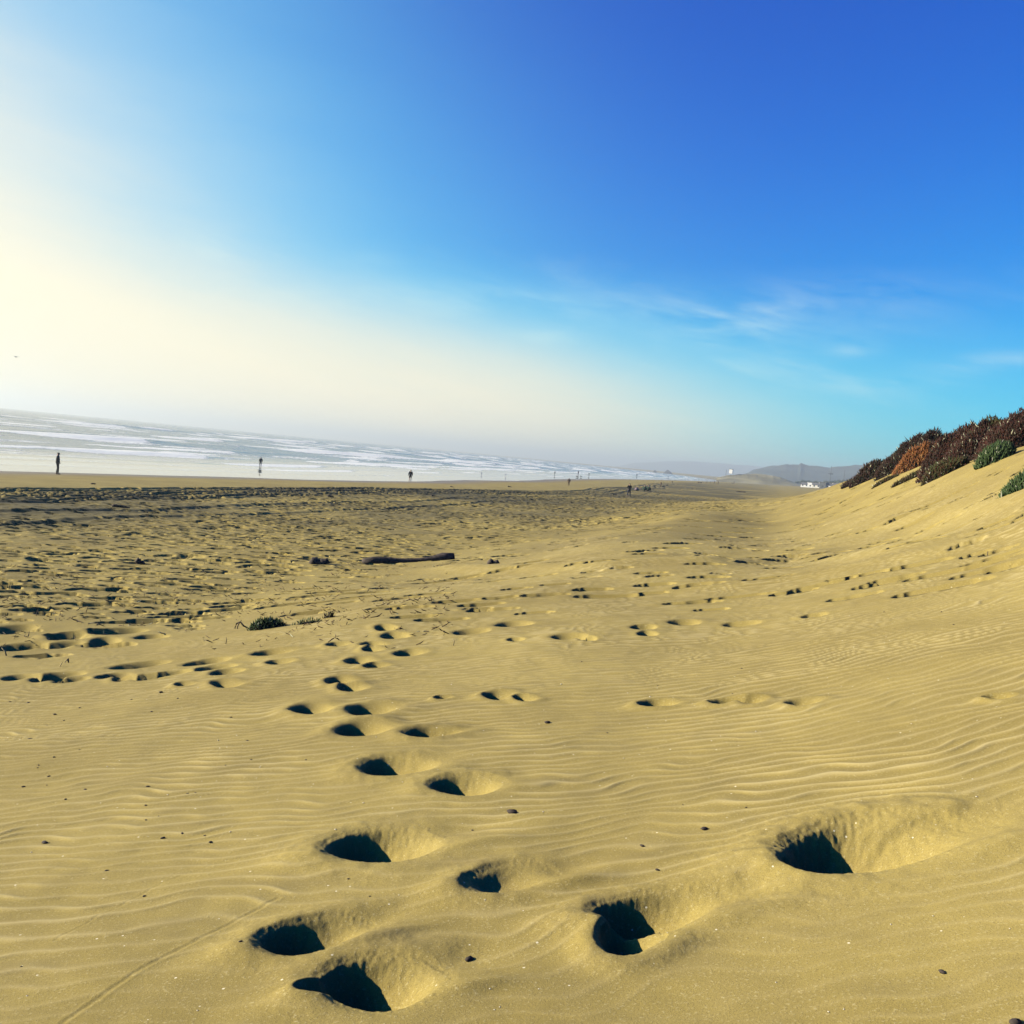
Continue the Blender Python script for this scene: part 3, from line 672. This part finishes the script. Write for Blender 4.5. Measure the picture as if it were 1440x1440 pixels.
def stick(px, py, px2, py2, rad, label, name, mat, blade=False):
    x, y, z, t = at(px, py); d = ray(px2, py2); k = math.hypot(x, y) / math.hypot(d.x, d.y)
    tip = Vector((d.x * k, d.y * k, EYE + d.z * k)) - Vector((x, y, z))
    b = MB(); mid = tip * .5 + Vector((.01, .0, .01))
    b.tube([(0, 0, -.03), mid, tip], [rad, rad * .9, rad * .35], 6)
    tag(b.build(name, mat, None, loc=(x, y, z)), label, 'reed' if 'reed' in name else 'stick')
stick(82, 938, 89, 929, .006, 'thin pale reed stem leaning right at the left of the sand', 'dry_reed', M_reed)
stick(10, 923, 2, 911, .010, 'yellow brown reed stub leaning left at the photo edge', 'reed_stub', M_reed)
stick(1388, 781, 1389, 775, .011, 'short dark stick standing upright on the dune slope', 'upright_stick', M_twig)
stick(637, 908, 638, 899, .004, 'tiny dark upright twig beside the shallow trail', 'upright_twig', M_twig)
stick(317, 906, 318, 896, .005, 'thin upright twig on sand below the green beach plant', 'upright_twig', M_twig)
stick(120, 861, 124, 852, .007, 'dark twig sticking up among the left footprints', 'upright_twig', M_twig)
stick(50, 866, 53, 857, .006, 'thin twig standing in the litter at left edge', 'upright_twig', M_twig)
# curved dark kelp blade standing like a fin
x, y, z, t = at(94, 933); b = MB(); sc = 8 * t / F
prof = [(-.45, 0), (-.30, .45), (-.05, .85), (.2, 1.05), (.3, .8), (.33, .4), (.36, 0)]
nfp = len(prof); vs = []
for th_, k in ((-.06, .96), (.06, .96)):
    vs += [(p[0] * sc * k, th_ * sc, p[1] * sc - .02) for p in prof]
vs += [(.02 * sc, -.13 * sc, .45 * sc), (.02 * sc, .13 * sc, .45 * sc)]
fs = [(i + 1, i, 2 * nfp) for i in range(nfp - 1)] + [(nfp + i, nfp + i + 1, 2 * nfp + 1) for i in range(nfp - 1)] + [(i, i + 1, nfp + i + 1, nfp + i) for i in range(nfp - 1)]
b.add(vs, fs)
tag(b.build('kelp_blade', M_wood, None, loc=(x, y, z), rz=.2), 'dark fin shaped piece standing in sand behind the pale reed', 'seaweed')
# pebbles, wood fragments: each one an object, shapes shared
def chunk(seed, e=(1, .7, .5)):
    r_ = random.Random(seed); b = MB(); n = 7; rings = []
    for i in range(5):
        p = math.pi * i / 4; rings.append([(math.sin(p) * math.cos(6.2832 * k / n) * e[0] * r_.uniform(.75, 1.2) + .0, math.sin(p) * math.sin(6.2832 * k / n) * e[1] * r_.uniform(.75, 1.2), math.cos(p) * e[2] * r_.uniform(.8, 1.1)) for k in range(n)])
    vs = [q for r2 in rings for q in r2]
    b.add(vs, [(i * n + k, i * n + (k + 1) % n, (i + 1) * n + (k + 1) % n, (i + 1) * n + k) for i in range(4) for k in range(n)])
    return b.mesh('fragment')
FR = [chunk(i, (1.3, .8, .55)) for i in range(6)]; SH = [chunk(20 + i, (1, .8, .35)) for i in range(3)]
for m_ in FR: m_.materials.append(M_pebble)
for m_ in SH: m_.materials.append(M_shell)
def frag(px, py, w, label, group, mesh=None, name='wood_fragment', cat='fragment'):
    x, y, z, t = at(px, py); s_ = w / 2 * t / F * (.55 if group and 'dark' in group else 1)
    o = link(name, mesh or random.choice(FR), loc=(x, y, z + s_ * .25), rz=random.uniform(0, 6.3)); o.scale = (s_, s_, s_)
    return tag(o, label, cat, group)
frag(721, 1144, 14, 'largest dark wood fragment lying on ripples right of the upper trail', None)
frag(660, 1341, 11, 'dark splinter on smooth sand between the two near footprint groups', None)
frag(1325, 1365, 8, 'small dark crumb alone on smooth sand at lower right', None)
frag(903, 1192, 6, 'round dark pebble above the double footprint', None, name='pebble', cat='pebble')
frag(924, 1225, 5, 'smaller round dark pebble just above the double footprint', None, name='pebble', cat='pebble')
frag(770, 1016, 8, 'dark wood fragment on ripples right of the upper trail', None)
frag(63, 1184, 8, 'dark fragment with drifted tail at the far left', None)
frag(1428, 1439, 15, 'dark crumbled lump cut by the lower right corner', None)
frag(991, 1167, 9, 'dark splinter on the ripples above the right footprint', None)
small = '''229 1179 10 203 1259 8 40 988 6 14 988 5 77 1005 7 43 1041 9 66 1020 5 76 1065 6 54 1077 5 69 1090 8 33 1103 7 120 1109 8 92 1124 6 208 1106 8 205 1133 6
270 1022 6 348 1041 7 370 1055 5 353 1070 6 275 1115 7 264 1116 6 295 1110 5 317 1078 5 325 1008 6 226 974 8 250 983 5 185 984 5 213 1000 6 112 1054 5 150 1226 8
256 1173 7 296 1185 8 223 1149 6 205 1153 5 288 1174 6 111 1034 4 90 1014 5 112 995 5 53 1080 4 30 1040 5 276 1060 4 66 1100 4 337 1339 8 430 1070 6 30 1360 5
665 1162 6 818 932 4 854 1030 5 700 1059 4 1043 940 5 1243 861 4 1324 860 5 1341 879 4 925 964 4 1030 975 4 1049 1138 5 960 1133 4 490 1238 6 520 1262 5'''.split()
for i in range(0, len(small), 3):
    frag(float(small[i]), float(small[i + 1]), float(small[i + 2]), 'tiny dark wood fragment lying loose on the rippled sand', 'tiny dark fragments on the sand')
for i in range(46):
    px_, py_ = random.uniform(5, 1435), 960 + 470 * random.random() ** 1.3
    frag(px_, py_, random.uniform(2.0, 3.6), 'tiny pale shell chip lying on the sand', 'pale shell chips on the sand', random.choice(SH), 'shell_chip', 'shell')
# strewn seaweed and twigs on the trampled flats
B, D, Ln = [], [], []
while len(B) < 1500:
    px_, py_ = random.uniform(-20, 640), random.gauss(838, 34)
    if not 760 < py_ < 915: continue
    if perlin(np.array([px_ / 60]), np.array([py_ / 14]), 333)[0] < -.05: continue
    x, y, z, t = at(px_, py_); B.append((x, y, z + .004)); a = random.uniform(0, 6.28)
    D.append((math.cos(a), math.sin(a), random.uniform(-.05, .55))); Ln.append(random.uniform(.03, .13))
me = leaves_mesh('seaweed_litter', np.array(B), np.array(D), np.array(Ln), np.array(Ln) * .06 + .0015, rng.uniform(0, 1, len(B)))
tag(link('seaweed_litter', me, leaf_mat('dry_seaweed', (.05, .030, .016), (.11, .07, .03))), 'scattered dark seaweed shreds and twigs on the trampled sand', 'seaweed', kind='stuff')
# curled driftwood twig left of the plant
x, y, z, t = at(339, 884); b = MB()
b.tube([(-.09, 0, 0), (-.07, 0, .07), (-.02, .01, .10), (.03, 0, .05), (.10, 0, .02), (.20, .01, .02)], [.012, .012, .012, .011, .009, .004], 6, .1)
b.tube([(-.03, 0, .09), (-.05, -.02, .03), (-.04, -.03, -.01)], [.009, .008, .006], 6, .1)
tag(b.build('curled_twig', M_twig, None, loc=(x, y, z)), 'curled brown twig at the left of the green beach plant', 'twig')

# ------------------------------------------------------------------ people
MAT = {}
def cloth(c):
    if c not in MAT:
        MAT[c] = simple('cloth_%s' % c, {'black': (.012, .012, .013), 'charcoal': (.035, .036, .034), 'grey': (.07, .08, .078), 'brown': (.055, .038, .022), 'navy': (.015, .018, .035),
                        'green': (.025, .042, .024), 'plum': (.05, .035, .06), 'skin': (.36, .22, .15), 'hair': (.02, .014, .010), 'khaki': (.20, .16, .10), 'pale': (.5, .5, .5)}[c], .85, .2, 12, .2)
    return MAT[c]
def person(px, py, hpx, pose, top, legs, face, label, group=None, shorts=False, shoes='black', hair='hair', name='person', sink=0, fat=1.18):
    d = ray(px, py); x, y, t = hit(px, py); z = max(ground(x, y), 0) - sink
    size = hpx * t / F / (1.75 if pose != 'sit' else .93)
    root = empty(name, (x, y, z), face, label, 'person', group); root.scale = (size * fat, size * fat, size)
    m = pose_meshes(pose, shorts)
    def part(nm, key, mat):
        me = m[key].copy(); me.materials.clear(); me.materials.append(cloth(mat)); link(nm, me, None, root)
    part('body', 'body', 'skin'); part('jacket', 'jacket', top); part('trousers', 'trousers', legs)
    part('shoe', 'shoel', shoes); part('shoe', 'shoer', shoes); part('hair', 'hair', hair)
    return root
PI = math.pi
person(80, 667, 28.5, 'pockets', 'charcoal', 'black', -1.2, 'nearest walker in a long dark coat at the left of the waterline', hair='black')
person(366, 656, 13, 'stand', 'grey', 'grey', .3, 'grey figure standing in shallow surf with a reflection below')
person(576.5, 677, 16.4, 'stand', 'black', 'black', .2, 'person in black jacket and shorts with bare shins at the water edge', shorts=True)
person(799.5, 683, 11, 'stand', 'brown', 'brown', 2.8, 'person in brown standing on smooth sand right of the wading figures')
person(813, 668, 6, 'stand', 'charcoal', 'navy', 1.0, 'tiny distant figure by the water above two dark dogs', group=None)
person(828, 669.5, 4.5, 'walk', 'black', 'black', -1.0, 'tiny dark figure just right of the two small dogs')
person(780, 667.5, 5, 'stand', 'grey', 'grey', .5, 'tiny grey figure in the water left of the two dogs')
person(677, 668, 4.5, 'stand', 'pale', 'pale', .3, 'palest tiny wader in the bright shallow water', shoes='pale', hair='pale')
person(711, 670, 4.5, 'walk', 'pale', 'pale', .3, 'pale tiny wader right of the palest one', shoes='pale', hair='pale')
person(884, 698.5, 19, 'hold', 'black', 'navy', .4, 'person in black jacket and dark trousers holding something beside a dog', hair='black')
person(905.5, 691, 9.5, 'sit', 'green', 'green', -.5, 'left one of two people in green sitting on the sand', group=None)
person(911, 691, 9.8, 'sit', 'green', 'charcoal', -.5, 'right one of two people in green sitting on the sand', group=None)
person(929, 685.2, 8.2, 'stand', 'brown', 'brown', 2.0, 'person in brown standing behind the two seated people')
person(895.5, 670, 4, 'stand', 'charcoal', 'charcoal', 0, 'tiny figure at the bright water edge above the seated people')
person(939.5, 671.8, 3, 'stand', 'grey', 'grey', 0, 'faintest tiny figure in the surf right of the seated people')
person(945, 680, 3.6, 'stand', 'brown', 'khaki', 0, 'tiny figure on sand right of the person in brown')
person(994, 679.6, 4.2, 'walk', 'charcoal', 'black', 1.2, 'leftmost of four distant walkers in a row')
person(998.7, 679.8, 3.4, 'stand', 'grey', 'charcoal', 1.2, 'shortest of four distant walkers in a row')
person(1004.6, 680.2, 4.2, 'walk', 'charcoal', 'charcoal', 1.2, 'third of four distant walkers in a row')
person(1009.8, 681.4, 4.9, 'stand', 'black', 'black', 1.2, 'rightmost and darkest of four distant walkers in a row')
person(1032, 680.6, 4.2, 'walk', 'charcoal', 'charcoal', 1.4, 'distant figure alone right of the four walkers')

# dogs
dg_m.materials.append(cloth('black'))
def dog(px, py, hpx, face, label):
    x, y, t = hit(px, py); k = hpx * t / F / .8
    o = link('dog', dg_m, loc=(x, y, max(0, ground(x, y))), rz=face); o.scale = (k,) * 3
    tag(o, label, 'dog')
dog(864, 698.2, 5.2, 1.5, 'black dog on the sand left of the person in black')
dog(811.3, 671.3, 2.6, 1.4, 'left one of two tiny dark dogs below the distant figure')
dog(817, 671.3, 2.4, 1.4, 'right one of two tiny dark dogs below the distant figure')
dog(932.5, 685.5, 2.8, -1.2, 'small dark dog beside the person in brown')
dog(1029.5, 680.4, 1.6, 1.5, 'tiny dark dog ahead of the lone distant figure')
# pale bag beside the seated pair, boat-like dark driftwood far off
x, y, t = hit(895, 690.6); k = t / F; b = MB()
b.tube([(-2.6 * k, 0, 1.2 * k), (-1.4 * k, 0, 2.2 * k), (.4 * k, 0, 2.6 * k), (2.2 * k, 0, 1.6 * k), (2.8 * k, 0, .8 * k)], [.6 * k, 2 * k, 2.5 * k, 1.6 * k, .5 * k], 10, .08)
tag(b.build('beach_bag', simple('bag_cloth', (.16, .11, .12), .8, .3, 6), None, loc=(x, y, ground(x, y))), 'rounded dull purple bag left of the seated people', 'bag')
log(984, 679.3, 6, .35, 'far dark driftwood log below the thin pole', bend=.02)
x, y, t = hit(982.5, 679); b = MB(); b.tube([(0, 0, -.2), (0, 0, 3.0 * t / F), (.02, 0, 6.0 * t / F)], [.06, .055, .05], 6)
tag(b.build('marker_pole', M_wood, None, loc=(x, y, ground(x, y))), 'thin upright pole beside the far driftwood log', 'pole')
# rocks standing in the surf
M_rock = simple('sea_rock', (.06, .06, .058), .9, .4, .3)
for px_, py_, w, h, lb in ((921, 663.5, 7, 2.6, 'smaller left rock standing in the far surf'), (939, 664.6, 14, 4.6, 'larger right rock standing in the far surf')):
    d = ray(px_, py_); k = 2600 / math.hypot(d.x, d.y); s_ = k / F; b = MB(); n = 11; vs = []
    for i in range(6):
        q = i / 5
        for j in range(n):
            a = 6.2832 * j / n; rr = (1 - q ** 1.6) * (1 + .25 * math.sin(3 * a + px_) + .12 * math.sin(5 * a)) + .02
            vs.append((math.cos(a) * rr * w / 2 * s_, math.sin(a) * rr * w / 2 * s_, -1.5 + q * (h * s_ + 3) * (1 + .1 * math.sin(4 * a))))
    b.add(vs, [(i * n + j, i * n + (j + 1) % n, (i + 1) * n + (j + 1) % n, (i + 1) * n + j) for i in range(5) for j in range(n)] + [tuple(5 * n + j for j in range(n))])
    tag(b.build('sea_rock', M_rock, None, loc=(d.x * k, d.y * k, 0)), lb, 'rock')

# ------------------------------------------------------------------ far houses
M_white = simple('white_wall', (.74, .70, .60), .8, .06, .5); M_cream = simple('cream_wall', (.66, .60, .46), .8, .06, .5); M_dark = simple('dark_wall', (.10, .10, .09), .85, .2, .5)
M_roof = simple('grey_roof', (.12, .11, .10), .9, .2, 1); M_glass = simple('window_glass', (.03, .035, .04), .15, .1, 1, .5); M_door = simple('house_door', (.12, .08, .05), .6, .2, 2)
def house(px, D, w, dpt, h, wall, label, gable=True, rz=-.45, floor=None, cat='house', name='beach_house', chim=True, py=None, windows=True):
    d = ray(px, 684); k = D / math.hypot(d.x, d.y); x, y = d.x * k, d.y * k
    z = floor if floor is not None else max(ground(x, y), float(zbase(x, y)))
    root = empty(name, (x, y, z), rz, label, cat)
    b = MB(); b.box(-w / 2, -dpt / 2, -1, w / 2, dpt / 2, h)
    if gable: b.add([(-w / 2, -dpt / 2, h), (-w / 2, dpt / 2, h), (-w / 2, 0, h + dpt * .26), (w / 2, -dpt / 2, h), (w / 2, dpt / 2, h), (w / 2, 0, h + dpt * .26)], [(0, 1, 2), (3, 5, 4)])
    b.build('wall', wall, root, False)
    r = MB(); o = .35; g = dpt * .26
    if gable:
        for s_ in (-1, 1):
            y0 = s_ * (dpt / 2 + o); z0 = h - o * .52; zt = h + g
            r.add([(-w / 2 - o, y0, z0 + .05), (w / 2 + o, y0, z0 + .05), (w / 2 + o, 0, zt + .05), (-w / 2 - o, 0, zt + .05), (-w / 2 - o, y0, z0 + .25), (w / 2 + o, y0, z0 + .25), (w / 2 + o, 0, zt + .27), (-w / 2 - o, 0, zt + .27)],
                  [(0, 1, 2, 3), (4, 5, 6, 7), (0, 1, 5, 4), (1, 2, 6, 5), (3, 0, 4, 7)])
    else:
        r.box(-w / 2 - .2, -dpt / 2 - .2, h + .003, w / 2 + .2, dpt / 2 + .2, h + .3)
    ro = r.build('roof', M_roof, root, False)
    if chim and gable:
        c = MB(); c.box(w * .2, -.3 + .8, h + g * .4, w * .2 + .6, .3 + .8, h + g + .8); c.build('chimney', M_cream, ro, False)
    n = max(1, int(w / 3.2))
    for i in range(n if windows else 0):
        xx = (i + .5) / n * w - w / 2
        for fl in range(max(1, int(h / 2.8))):
            c = MB(); c.box(xx - .55, -dpt / 2 - .05, fl * 2.8 + 1.0, xx + .55, -dpt / 2 - .004, fl * 2.8 + 2.2); c.build('window', M_glass, root, False)
    c = MB(); c.box(-w / 2 - .05, -.5, .05, -w / 2 - .004, .5, 2.1); c.build('door', M_door, root, False)
    return root
house(1132, 930, 6.5, 5, 2.4, M_white, 'leftmost low white beach house beyond the dune')
house(1140, 900, 4.5, 5, 4.2, M_white, 'narrow tall white house second from the left', gable=False)
house(1148.5, 890, 6.8, 5, 2.6, M_cream, 'low cream house between the two taller houses')
house(1157.5, 850, 5.0, 5, 4.6, M_dark, 'dark walled tall house in the middle of the row', gable=False)
house(1167.5, 850, 6.4, 5, 2.6, M_white, 'wide low white house right of the dark one')
house(1178, 820, 6.0, 5, 3.2, M_cream, 'rightmost cream house beside the dark dune bush')
house(1026, 1140, 3.6, 3.4, 3.6, M_white, 'bright white building alone on the left end of the far dune', gable=False, floor=11.0, cat='building', name='white_building', windows=False)
def pole(px, py0, py1, D, label, cross=True, rad=.16):
    d = ray(px, py0); k = D / math.hypot(d.x, d.y); x, y = d.x * k, d.y * k; z = max(ground(x, y), 0)
    d2 = ray(px, py1); k2 = D / math.hypot(d2.x, d2.y); top = EYE + d2.z * k2 - z
    root = empty('light_pole', (x, y, z), 0, label, 'light pole')
    b = MB(); b.tube([(0, 0, -.5), (0, 0, top * .5), (0, 0, top)], [rad * 1.3, rad, rad * .8], 8); b.build('pole', M_roof, root)
    if cross:
        hz = top * .66
        b = MB(); b.box(-2.1, -.12, hz, 2.1, .12, hz + .22); b.build('crossarm', M_roof, root, False)
        for s_ in (-1.6, -.6, .6, 1.6):
            b = MB(); b.tube([(s_, 0, hz - .55), (s_, 0, hz - .25), (s_, 0, hz - .003)], [.34, .30, .1], 8); b.build('lamp_head', M_roof, root)
pole(1167, 678, 655, 900, 'tall light pole with crossarm above the far houses')
pole(1186, 680, 661, 980, 'plain pole right of the crossarm light pole', False)
pole(1020.5, 670, 660.5, 1150, 'short pale pole left of the white building', False, .2)
# grey green trees behind the houses
def tree_meshes(seed):
    r_ = np.random.default_rng(seed); n = 520
    cl = r_.normal(0, 1, (9, 3)) * np.array([2.2, 2.2, 1.1]) + np.array([0, 0, 5.0]); k = r_.integers(0, 9, n)
    B = cl[k] + r_.normal(0, .62, (n, 3)); B[:, 2] = np.maximum(B[:, 2], 1.6)
    lm = leaves_mesh('crown', B, r_.normal(0, 1, (n, 3)) + np.array([0, 0, .3]), r_.uniform(.7, 1.3, n), r_.uniform(.2, .4, n), r_.uniform(0, 1, n))
    b = MB(); b.tube([(0, 0, -.5), (.1, 0, 1.6), (.0, .1, 3.4), (.1, 0, 5)], [.34, .26, .18, .06], 8)
    for q in cl[:6]: b.tube([(0, 0, 2.2), tuple((np.array([0, 0, 2.2]) + q) / 2 + np.array([0, 0, .2])), tuple(q)], [.14, .1, .03], 5)
    tm = b.mesh('trunk'); lm.materials.append(M_tree); tm.materials.append(M_wood); return lm, tm
M_tree = leaf_mat('tree_leaf', (.030, .045, .022), (.055, .070, .035), palep=0)
TM = [tree_meshes(i) for i in range(3)]
for i, (px_, D, sc) in enumerate([(1122, 1500, .8), (1131, 1450, 1.0), (1143, 1400, .9), (1152, 1500, 1.1), (1161, 1420, 1.25), (1172, 1380, 1.3), (1176, 1420, 1.5), (1184, 1350, 1.5), (1192, 1380, 1.4), (1201, 1300, 1.3), (1138, 1550, 1.1)]):
    d = ray(px_, 684); k = D / math.hypot(d.x, d.y); x, y = d.x * k, d.y * k
    root = empty('tree', (x, y, ground(x, y)), random.uniform(0, 6), 'grey green bushy tree in the hazy row behind the far houses', 'tree', 'trees behind the far houses'); root.scale = (sc * 1.25, sc * 1.25, sc)
    lm, tm = TM[i % 3]; link('crown', lm, None, root); link('trunk', tm, None, root)
# gull
d = ray(22.5, 502); k = 170; b = MB()
b.tube([(0, -.22, 0), (0, -.1, .01), (0, .08, .01), (0, .2, .03), (0, .27, .02)], [.015, .06, .07, .045, .01], 8)
gull = b.build('gull', simple('gull_feather', (.25, .25, .25), .8, .2, 10), None, loc=(d.x * k, d.y * k, EYE + d.z * k), rz=1.3)
tag(gull, 'small gull gliding in the bright sky at far left', 'bird')
for s_ in (-1, 1):
    b = MB(); vs = []
    for q, (ax, ay, az_) in enumerate([(.04, .10, .02), (.26, .13, .12), (.48, .04, .10), (.62, -.08, .06)]):
        c = (.17, .15, .10, .02)[q]
        vs += [(s_ * ax, ay, az_ + .012), (s_ * ax, ay - c, az_ + .006), (s_ * ax, ay - c * .5, az_ - .012)]
    b.add(vs, [(i * 3 + j, i * 3 + (j + 1) % 3, i * 3 + 3 + (j + 1) % 3, i * 3 + 3 + j) for i in range(3) for j in range(3)] + [(0, 1, 2), (9, 10, 11)])
    b.build('wing', simple('gull_wing', (.18, .18, .18), .8, .2, 10), gull)

# ------------------------------------------------------------------ haze
b = MB(); b.box(-13500, -13500, -6, 13500, 13500, 96)
hz_m = bpy.data.materials.new('haze_air'); hz_m.use_nodes = True; nt = hz_m.node_tree; nt.nodes.clear()
o_ = N(nt, 'ShaderNodeOutputMaterial'); pv = N(nt, 'ShaderNodeVolumePrincipled')
pv.inputs['Color'].default_value = (.90, .93, .87, 1); pv.inputs['Density'].default_value = .00029; pv.inputs['Anisotropy'].default_value = .42
L(nt, pv.outputs[0], o_.inputs['Volume'])
tag(b.build('haze', hz_m, None, False), 'pale sea haze over the beach', 'haze', kind='stuff')

# ------------------------------------------------------------------ light, sky
sd_ = bpy.data.lights.new('sun', 'SUN'); sd_.energy = 5.0; sd_.angle = math.radians(.53); sd_.color = (1, .93, .80)
so = bpy.data.objects.new('sun', sd_); COL.objects.link(so)
sdir = Vector((math.sin(SUN_AZ) * math.cos(SUN_EL), math.cos(SUN_AZ) * math.cos(SUN_EL), math.sin(SUN_EL)))
so.rotation_euler = sdir.to_track_quat('Z', 'Y').to_euler()
w = bpy.data.worlds.new('World'); SC.world = w; w.use_nodes = True; nt = w.node_tree
bg = nt.nodes['Background']; bg.inputs['Strength'].default_value = .05
sky = N(nt, 'ShaderNodeTexSky', sky_type='NISHITA'); sky.sun_disc = False; sky.sun_elevation = SUN_EL; sky.sun_rotation = SUN_AZ
sky.air_density = 1.0; sky.dust_density = 0.6; sky.ozone_density = 3.0
sp = N(nt, 'ShaderNodeSeparateColor'); L(nt, sky.outputs[0], sp.inputs[0]); cb = N(nt, 'ShaderNodeCombineColor')
for i, (k, pw, cp) in enumerate(((.35, 2.4, 1.2), (2.12, 1.8, 1.3), (1.85, 1.0, 2.2))):      # a deeper, clearer blue away from the sun
    q = mth(nt, 'MULTIPLY', mth(nt, 'POWER', mth(nt, 'MULTIPLY', sp.outputs[i], .1135), pw), k)
    L(nt, mth(nt, 'DIVIDE', mth(nt, 'DIVIDE', q, mth(nt, 'POWER', mth(nt, 'ADD', 1.0, mth(nt, 'POWER', mth(nt, 'DIVIDE', q, cp), 2.0)), .5)), .1135), cb.inputs[i])
dr = N(nt, 'ShaderNodeTexCoord').outputs['Generated']; dx = N(nt, 'ShaderNodeSeparateXYZ'); L(nt, dr, dx.inputs[0])
cv = N(nt, 'ShaderNodeCombineXYZ')                                      # thin high cloud in flat streaks
L(nt, mth(nt, 'ARCTAN2', dx.outputs[0], dx.outputs[1]), cv.inputs[0]); L(nt, mth(nt, 'MULTIPLY', mth(nt, 'ADD', dx.outputs[2], mth(nt, 'MULTIPLY', dx.outputs[0], .10)), 4.5), cv.inputs[1])
cl = ramp(nt, noise(nt, cv.outputs[0], 5.5, 6, .62, .7), .50, .78); cl2 = ramp(nt, noise(nt, cv.outputs[0], 2.0, 3, .5), .40, .65)
bandm = mth(nt, 'MULTIPLY', ramp(nt, dx.outputs[2], .035, .10), mth(nt, 'SUBTRACT', 1.0, ramp(nt, dx.outputs[2], .14, .24)))
cm = mth(nt, 'MULTIPLY', mth(nt, 'MULTIPLY', cl, cl2), mth(nt, 'MULTIPLY', bandm, .42))
cc = mixc(nt, cm, cb.outputs[0], (7.2, 8.0, 8.0))
az_ = mth(nt, 'ARCTAN2', dx.outputs[0], dx.outputs[1])
fib = ramp(nt, noise(nt, cv.outputs[0], 9, 6, .62, .35), .30, .72)
for px_, py_, sx, sy, st_ in ((1020, 462, .055, .016, .50), (1040, 437, .050, .007, .25), (775, 470, .035, .010, .38), (1240, 540, .055, .007, .40), (1205, 492, .022, .006, .30), (1410, 508, .050, .008, .42), (900, 430, .26, .016, .22), (560, 418, .22, .014, .22), (1120, 460, .16, .024, .12)):
    d = ray(px_, py_); a0, z0 = math.atan2(d.x, d.y), d.z                  # single wisps of cirrus, by azimuth and height
    e1 = mth(nt, 'DIVIDE', mth(nt, 'SUBTRACT', az_, a0), sx)
    e2 = mth(nt, 'DIVIDE', mth(nt, 'SUBTRACT', mth(nt, 'SUBTRACT', dx.outputs[2], z0), mth(nt, 'MULTIPLY', mth(nt, 'SUBTRACT', az_, a0), .11)), sy)
    g = mth(nt, 'POWER', 2.718, mth(nt, 'MULTIPLY', mth(nt, 'ADD', mth(nt, 'MULTIPLY', e1, e1), mth(nt, 'MULTIPLY', e2, e2)), -1.0))
    cc = mixc(nt, mth(nt, 'MULTIPLY', mth(nt, 'MULTIPLY', g, fib), st_), cc, (7.0, 8.2, 8.4))
# bright veil of thin marine cloud over the sea, thickest low towards the sun
dp = N(nt, 'ShaderNodeVectorMath', operation='DOT_PRODUCT'); L(nt, dr, dp.inputs[0])
va, ve = math.radians(-42), math.radians(-8); dp.inputs[1].default_value = (math.sin(va) * math.cos(ve), math.cos(va) * math.cos(ve), math.sin(ve))
v1 = N(nt, 'ShaderNodeMapRange'); L(nt, dp.outputs['Value'], v1.inputs[0]); v1.inputs[1].default_value = .46; v1.inputs[2].default_value = .94
veil = mth(nt, 'MULTIPLY', mth(nt, 'POWER', v1.outputs[0], 3.0), .92)
veil2 = mth(nt, 'MULTIPLY', mth(nt, 'MULTIPLY', mth(nt, 'SUBTRACT', 1.0, ramp(nt, dx.outputs[2], .035, .20)), mth(nt, 'SUBTRACT', 1.0, ramp(nt, dx.outputs[0], -.15, .70))), .95)
wv = mth(nt, 'ADD', .86, mth(nt, 'MULTIPLY', noise(nt, cv.outputs[0], 3.2, 5, .6, .5), .28))
vt = mth(nt, 'MINIMUM', mth(nt, 'MULTIPLY', mth(nt, 'ADD', veil, mth(nt, 'MULTIPLY', veil2, mth(nt, 'SUBTRACT', 1.0, veil))), wv), .97)
cc = mixc(nt, vt, cc, mixc(nt, ramp(nt, vt, .15, .9), (2.6, 8.8, 9.2), (9.6, 8.9, 6.6)))
L(nt, cc, bg.inputs['Color'])
vs_ = SC.view_settings; vs_.view_transform = 'Standard'; vs_.look = 'None'; vs_.gamma = 1; vs_.use_curve_mapping = False; vs_.exposure = 1.18
cy = SC.cycles; cy.use_denoising = True; cy.max_bounces = 6; cy.diffuse_bounces = 0; cy.glossy_bounces = 3; cy.volume_bounces = 0
cy.sample_clamp_indirect = 6
import time as _t
print('verts', NR, NC, NR * NC)
